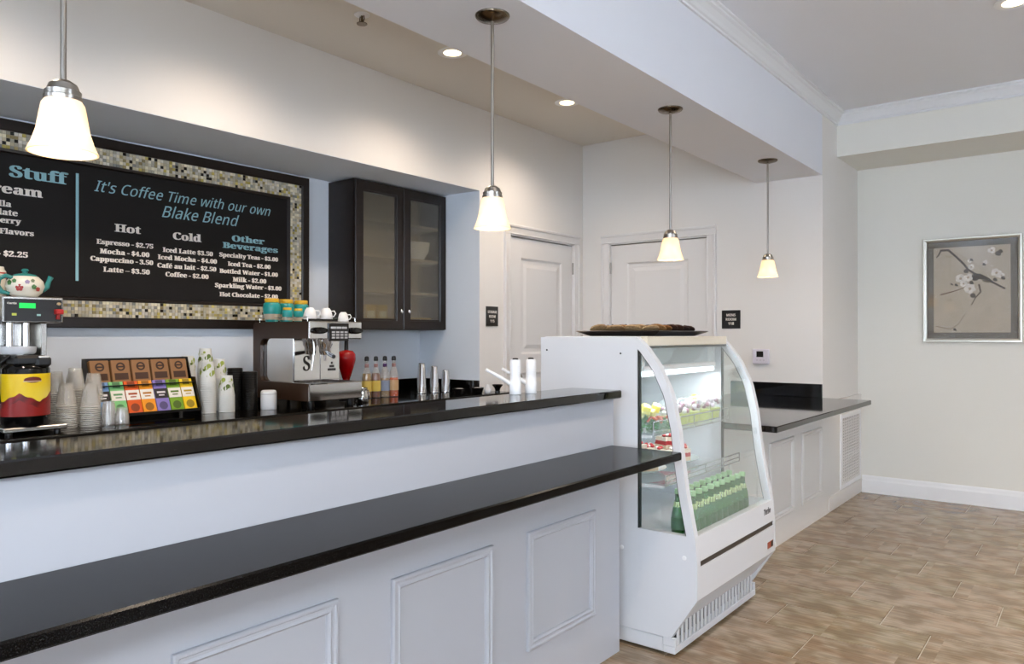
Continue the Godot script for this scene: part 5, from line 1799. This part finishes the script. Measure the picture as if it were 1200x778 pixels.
func wall_things() -> void:
	var white: Material = M.ink_white
	var sans := font("Droid Sans", 700, 0.0)
	# sign on the left wall
	var at0 := Vector3(LEFT_X, 1.35, -4.355)
	var t := thing("door_sign", "black storage room sign beside the left door", "sign", at0)
	var b := MB.new()
	b.box(Vector3(0.003, 0.074, 0), Vector3(0.006, 0.148, 0.140), 0.001)
	part(t, "plate", b, mat(Color(0.05, 0.04, 0.035), 0.4))
	lettering(t, "STORAGE", sans, white, Vector3(0.0055, 0.097, 0.053), 0.106, PI / 2, 0.020)
	lettering(t, "ROOM", sans, white, Vector3(0.0055, 0.063, 0.037), 0.074, PI / 2, 0.020)
	lettering(t, "115", sans, white, Vector3(0.0055, 0.028, 0.025), 0.050, PI / 2, 0.020)
	at0 = Vector3(-2.252, 1.333, DOOR_Z)
	t = thing("door_sign", "black room sign on the wall right of the second door", "sign", at0)
	b = MB.new()
	b.box(Vector3(0, 0.071, 0.003), Vector3(0.148, 0.142, 0.006), 0.001)
	part(t, "plate", b, mat(Color(0.05, 0.04, 0.035), 0.4))
	lettering(t, "MENS", sans, white, Vector3(-0.036, 0.095, 0.0055), 0.072, 0, 0.020)
	lettering(t, "ROOM", sans, white, Vector3(-0.041, 0.062, 0.0055), 0.082, 0, 0.020)
	lettering(t, "118", sans, white, Vector3(-0.022, 0.029, 0.0055), 0.046, 0, 0.020)
	# thermostat
	at0 = Vector3(-2.016, 1.066, DOOR_Z)
	t = thing("thermostat", "white wall thermostat with dark screen above the low counter", "thermostat", at0)
	b = MB.new()
	b.box(Vector3(0, 0.055, 0.012), Vector3(0.122, 0.112, 0.024), 0.004)
	part(t, "housing", b, mat(Color(0.84, 0.82, 0.86), 0.4))
	b = MB.new()
	b.box(Vector3(-0.004, 0.073, 0.0245), Vector3(0.052, 0.044, 0.002))
	part(t, "display", b, mat(Color(0.13, 0.12, 0.11), 0.2), "dark display")
	b = MB.new()
	for i in 3: b.box(Vector3(-0.025 + i * 0.025, 0.028, 0.0245), Vector3(0.014, 0.006, 0.003))
	part(t, "buttons", b, mat(Color(0.70, 0.68, 0.72), 0.4))
	picture()

func picture() -> void:
	var at0 := Vector3(-0.7695, 1.228, FAR_Z)
	var t := thing("framed_picture", "silver framed bird and blossom picture on the far wall", "picture", at0)
	var w := 0.648
	var h := 0.800
	var b := MB.new()
	var c := Vector3(0, h * 0.5, 0)
	b.frame(c, Vector3.RIGHT, Vector3.UP, Vector3.BACK, w, h, [Vector2(0, 0), Vector2(0, 0.026), Vector2(0.004, 0.030), Vector2(0.014, 0.030), Vector2(0.026, 0.024), Vector2(0.029, 0.018), Vector2(0.029, 0.0)])
	part(t, "frame", b, mat(Color(0.80, 0.79, 0.75), 0.30, 0.8))
	b = MB.new()
	b.frame(c, Vector3.RIGHT, Vector3.UP, Vector3.BACK, w - 0.056, h - 0.056, [Vector2(0, 0), Vector2(0, 0.012), Vector2(0.046, 0.012), Vector2(0.046, 0.008)])
	part(t, "mat_board", b, mat(Color(0.37, 0.355, 0.32), 0.8))
	# painted sheet: branch, blossoms and a small dark bird
	var W := 320
	var H := 416
	var im := Image.create(W, H, false, Image.FORMAT_RGB8)
	var nz := FastNoiseLite.new()
	nz.seed = 3
	nz.frequency = 0.01
	for y in H:
		for x in W:
			var n := nz.get_noise_2d(x, y) * 0.03
			im.set_pixel(x, y, Color(0.70 + n, 0.655 + n, 0.58 + n))
	var stroke := func(pts: Array, r0: float, r1: float, col: Color) -> void:
		for i in pts.size() - 1:
			var a: Vector2 = pts[i] * Vector2(W, H)
			var d: Vector2 = pts[i + 1] * Vector2(W, H)
			var n := int(a.distance_to(d)) + 1
			for k in n + 1:
				var f := float(i + float(k) / n) / (pts.size() - 1)
				dab(im, a.lerp(d, float(k) / n), lerpf(r0, r1, f), col)
	var bark := Color(0.20, 0.155, 0.12)
	stroke.call([Vector2(0.10, 0.03), Vector2(0.20, 0.03), Vector2(0.30, 0.11), Vector2(0.40, 0.20), Vector2(0.46, 0.27), Vector2(0.58, 0.34), Vector2(0.74, 0.41), Vector2(0.92, 0.50)], 5.0, 4.0, bark)
	stroke.call([Vector2(0.10, 0.03), Vector2(0.07, 0.08), Vector2(0.04, 0.11)], 4.0, 2.0, bark)
	stroke.call([Vector2(0.10, 0.55), Vector2(0.25, 0.52), Vector2(0.40, 0.48)], 3.0, 1.5, Color(0.34, 0.22, 0.16))
	stroke.call([Vector2(0.60, 0.45), Vector2(0.62, 0.53), Vector2(0.55, 0.60), Vector2(0.50, 0.68)], 4.0, 1.5, Color(0.27, 0.20, 0.15))
	stroke.call([Vector2(0.03, 0.92), Vector2(0.22, 0.96), Vector2(0.33, 0.90), Vector2(0.42, 0.78)], 1.6, 1.0, Color(0.46, 0.40, 0.34))
	stroke.call([Vector2(0.55, 0.36), Vector2(0.60, 0.35), Vector2(0.70, 0.385), Vector2(0.80, 0.44)], 17.0, 3.0, Color(0.13, 0.11, 0.08))
	stroke.call([Vector2(0.56, 0.345), Vector2(0.59, 0.345)], 9.0, 9.0, Color(0.14, 0.12, 0.10))
	stroke.call([Vector2(0.66, 0.40), Vector2(0.72, 0.42)], 6.0, 4.0, Color(0.32, 0.29, 0.20))
	var petal := Color(0.90, 0.88, 0.85)
	var r := RandomNumberGenerator.new()
	r.seed = 17
	for q in [[0.36, 0.37, 20.0], [0.46, 0.36, 18.0], [0.40, 0.43, 15.0], [0.48, 0.49, 22.0], [0.82, 0.32, 20.0], [0.88, 0.35, 13.0], [0.76, 0.06, 15.0], [0.50, 0.24, 13.0], [0.68, 0.19, 9.0], [0.48, 0.17, 9.0]]:
		for k in 6:
			var a := TAU * k / 6.0 + r.randf()
			dab(im, Vector2(q[0] * W, q[1] * H) + Vector2(cos(a), sin(a)) * q[2] * 0.6, q[2] * 0.5, petal.darkened(r.randf() * 0.12))
		dab(im, Vector2(q[0] * W, q[1] * H), q[2] * 0.3, Color(0.66, 0.60, 0.52))
	for q in [[0.30, 0.44, 6.0], [0.50, 0.42, 8.0], [0.52, 0.57, 11.0], [0.43, 0.285, 9.0], [0.84, 0.10, 11.0], [0.87, 0.075, 8.0], [0.90, 0.38, 8.0], [0.66, 0.215, 6.0], [0.24, 0.43, 4.0], [0.50, 0.155, 6.0], [0.28, 0.96, 6.0], [0.80, 0.395, 8.0]]:
		dab(im, Vector2(q[0] * W, q[1] * H), q[2], Color(0.24, 0.21, 0.17))
		dab(im, Vector2(q[0] * W + 5, q[1] * H + 4), q[2] * 0.6, Color(0.19, 0.17, 0.14))
	var pm := mat(Color.WHITE, 0.7)
	pm.albedo_texture = ImageTexture.create_from_image(im)
	pm.texture_repeat = false
	b = MB.new()
	var pw := w - 0.146
	var ph := h - 0.146
	var q := [Vector3(-pw / 2, h / 2 - ph / 2, 0.009), Vector3(pw / 2, h / 2 - ph / 2, 0.009), Vector3(pw / 2, h / 2 + ph / 2, 0.009), Vector3(-pw / 2, h / 2 + ph / 2, 0.009)]
	var N := Vector3.BACK
	b.tri(q[0], q[1], q[2], N, N, N, Vector2(0, 1), Vector2(1, 1), Vector2(1, 0))
	b.tri(q[0], q[2], q[3], N, N, N, Vector2(0, 1), Vector2(1, 0), Vector2(0, 0))
	part(t, "painting", b, pm, "branch with blossoms and a dark bird")
	b = MB.new()
	b.box(c + Vector3(0, 0, 0.016), Vector3(w - 0.05, h - 0.05, 0.003))
	part(t, "glass_pane", b, glass(Color(1, 1, 1), 0.03, 0.01))

func dab(im: Image, p: Vector2, r: float, c: Color) -> void:
	for y in range(int(p.y - r), int(p.y + r) + 1):
		for x in range(int(p.x - r), int(p.x + r) + 1):
			if x >= 0 and y >= 0 and x < im.get_width() and y < im.get_height() and Vector2(x, y).distance_to(p) <= r:
				im.set_pixel(x, y, c)
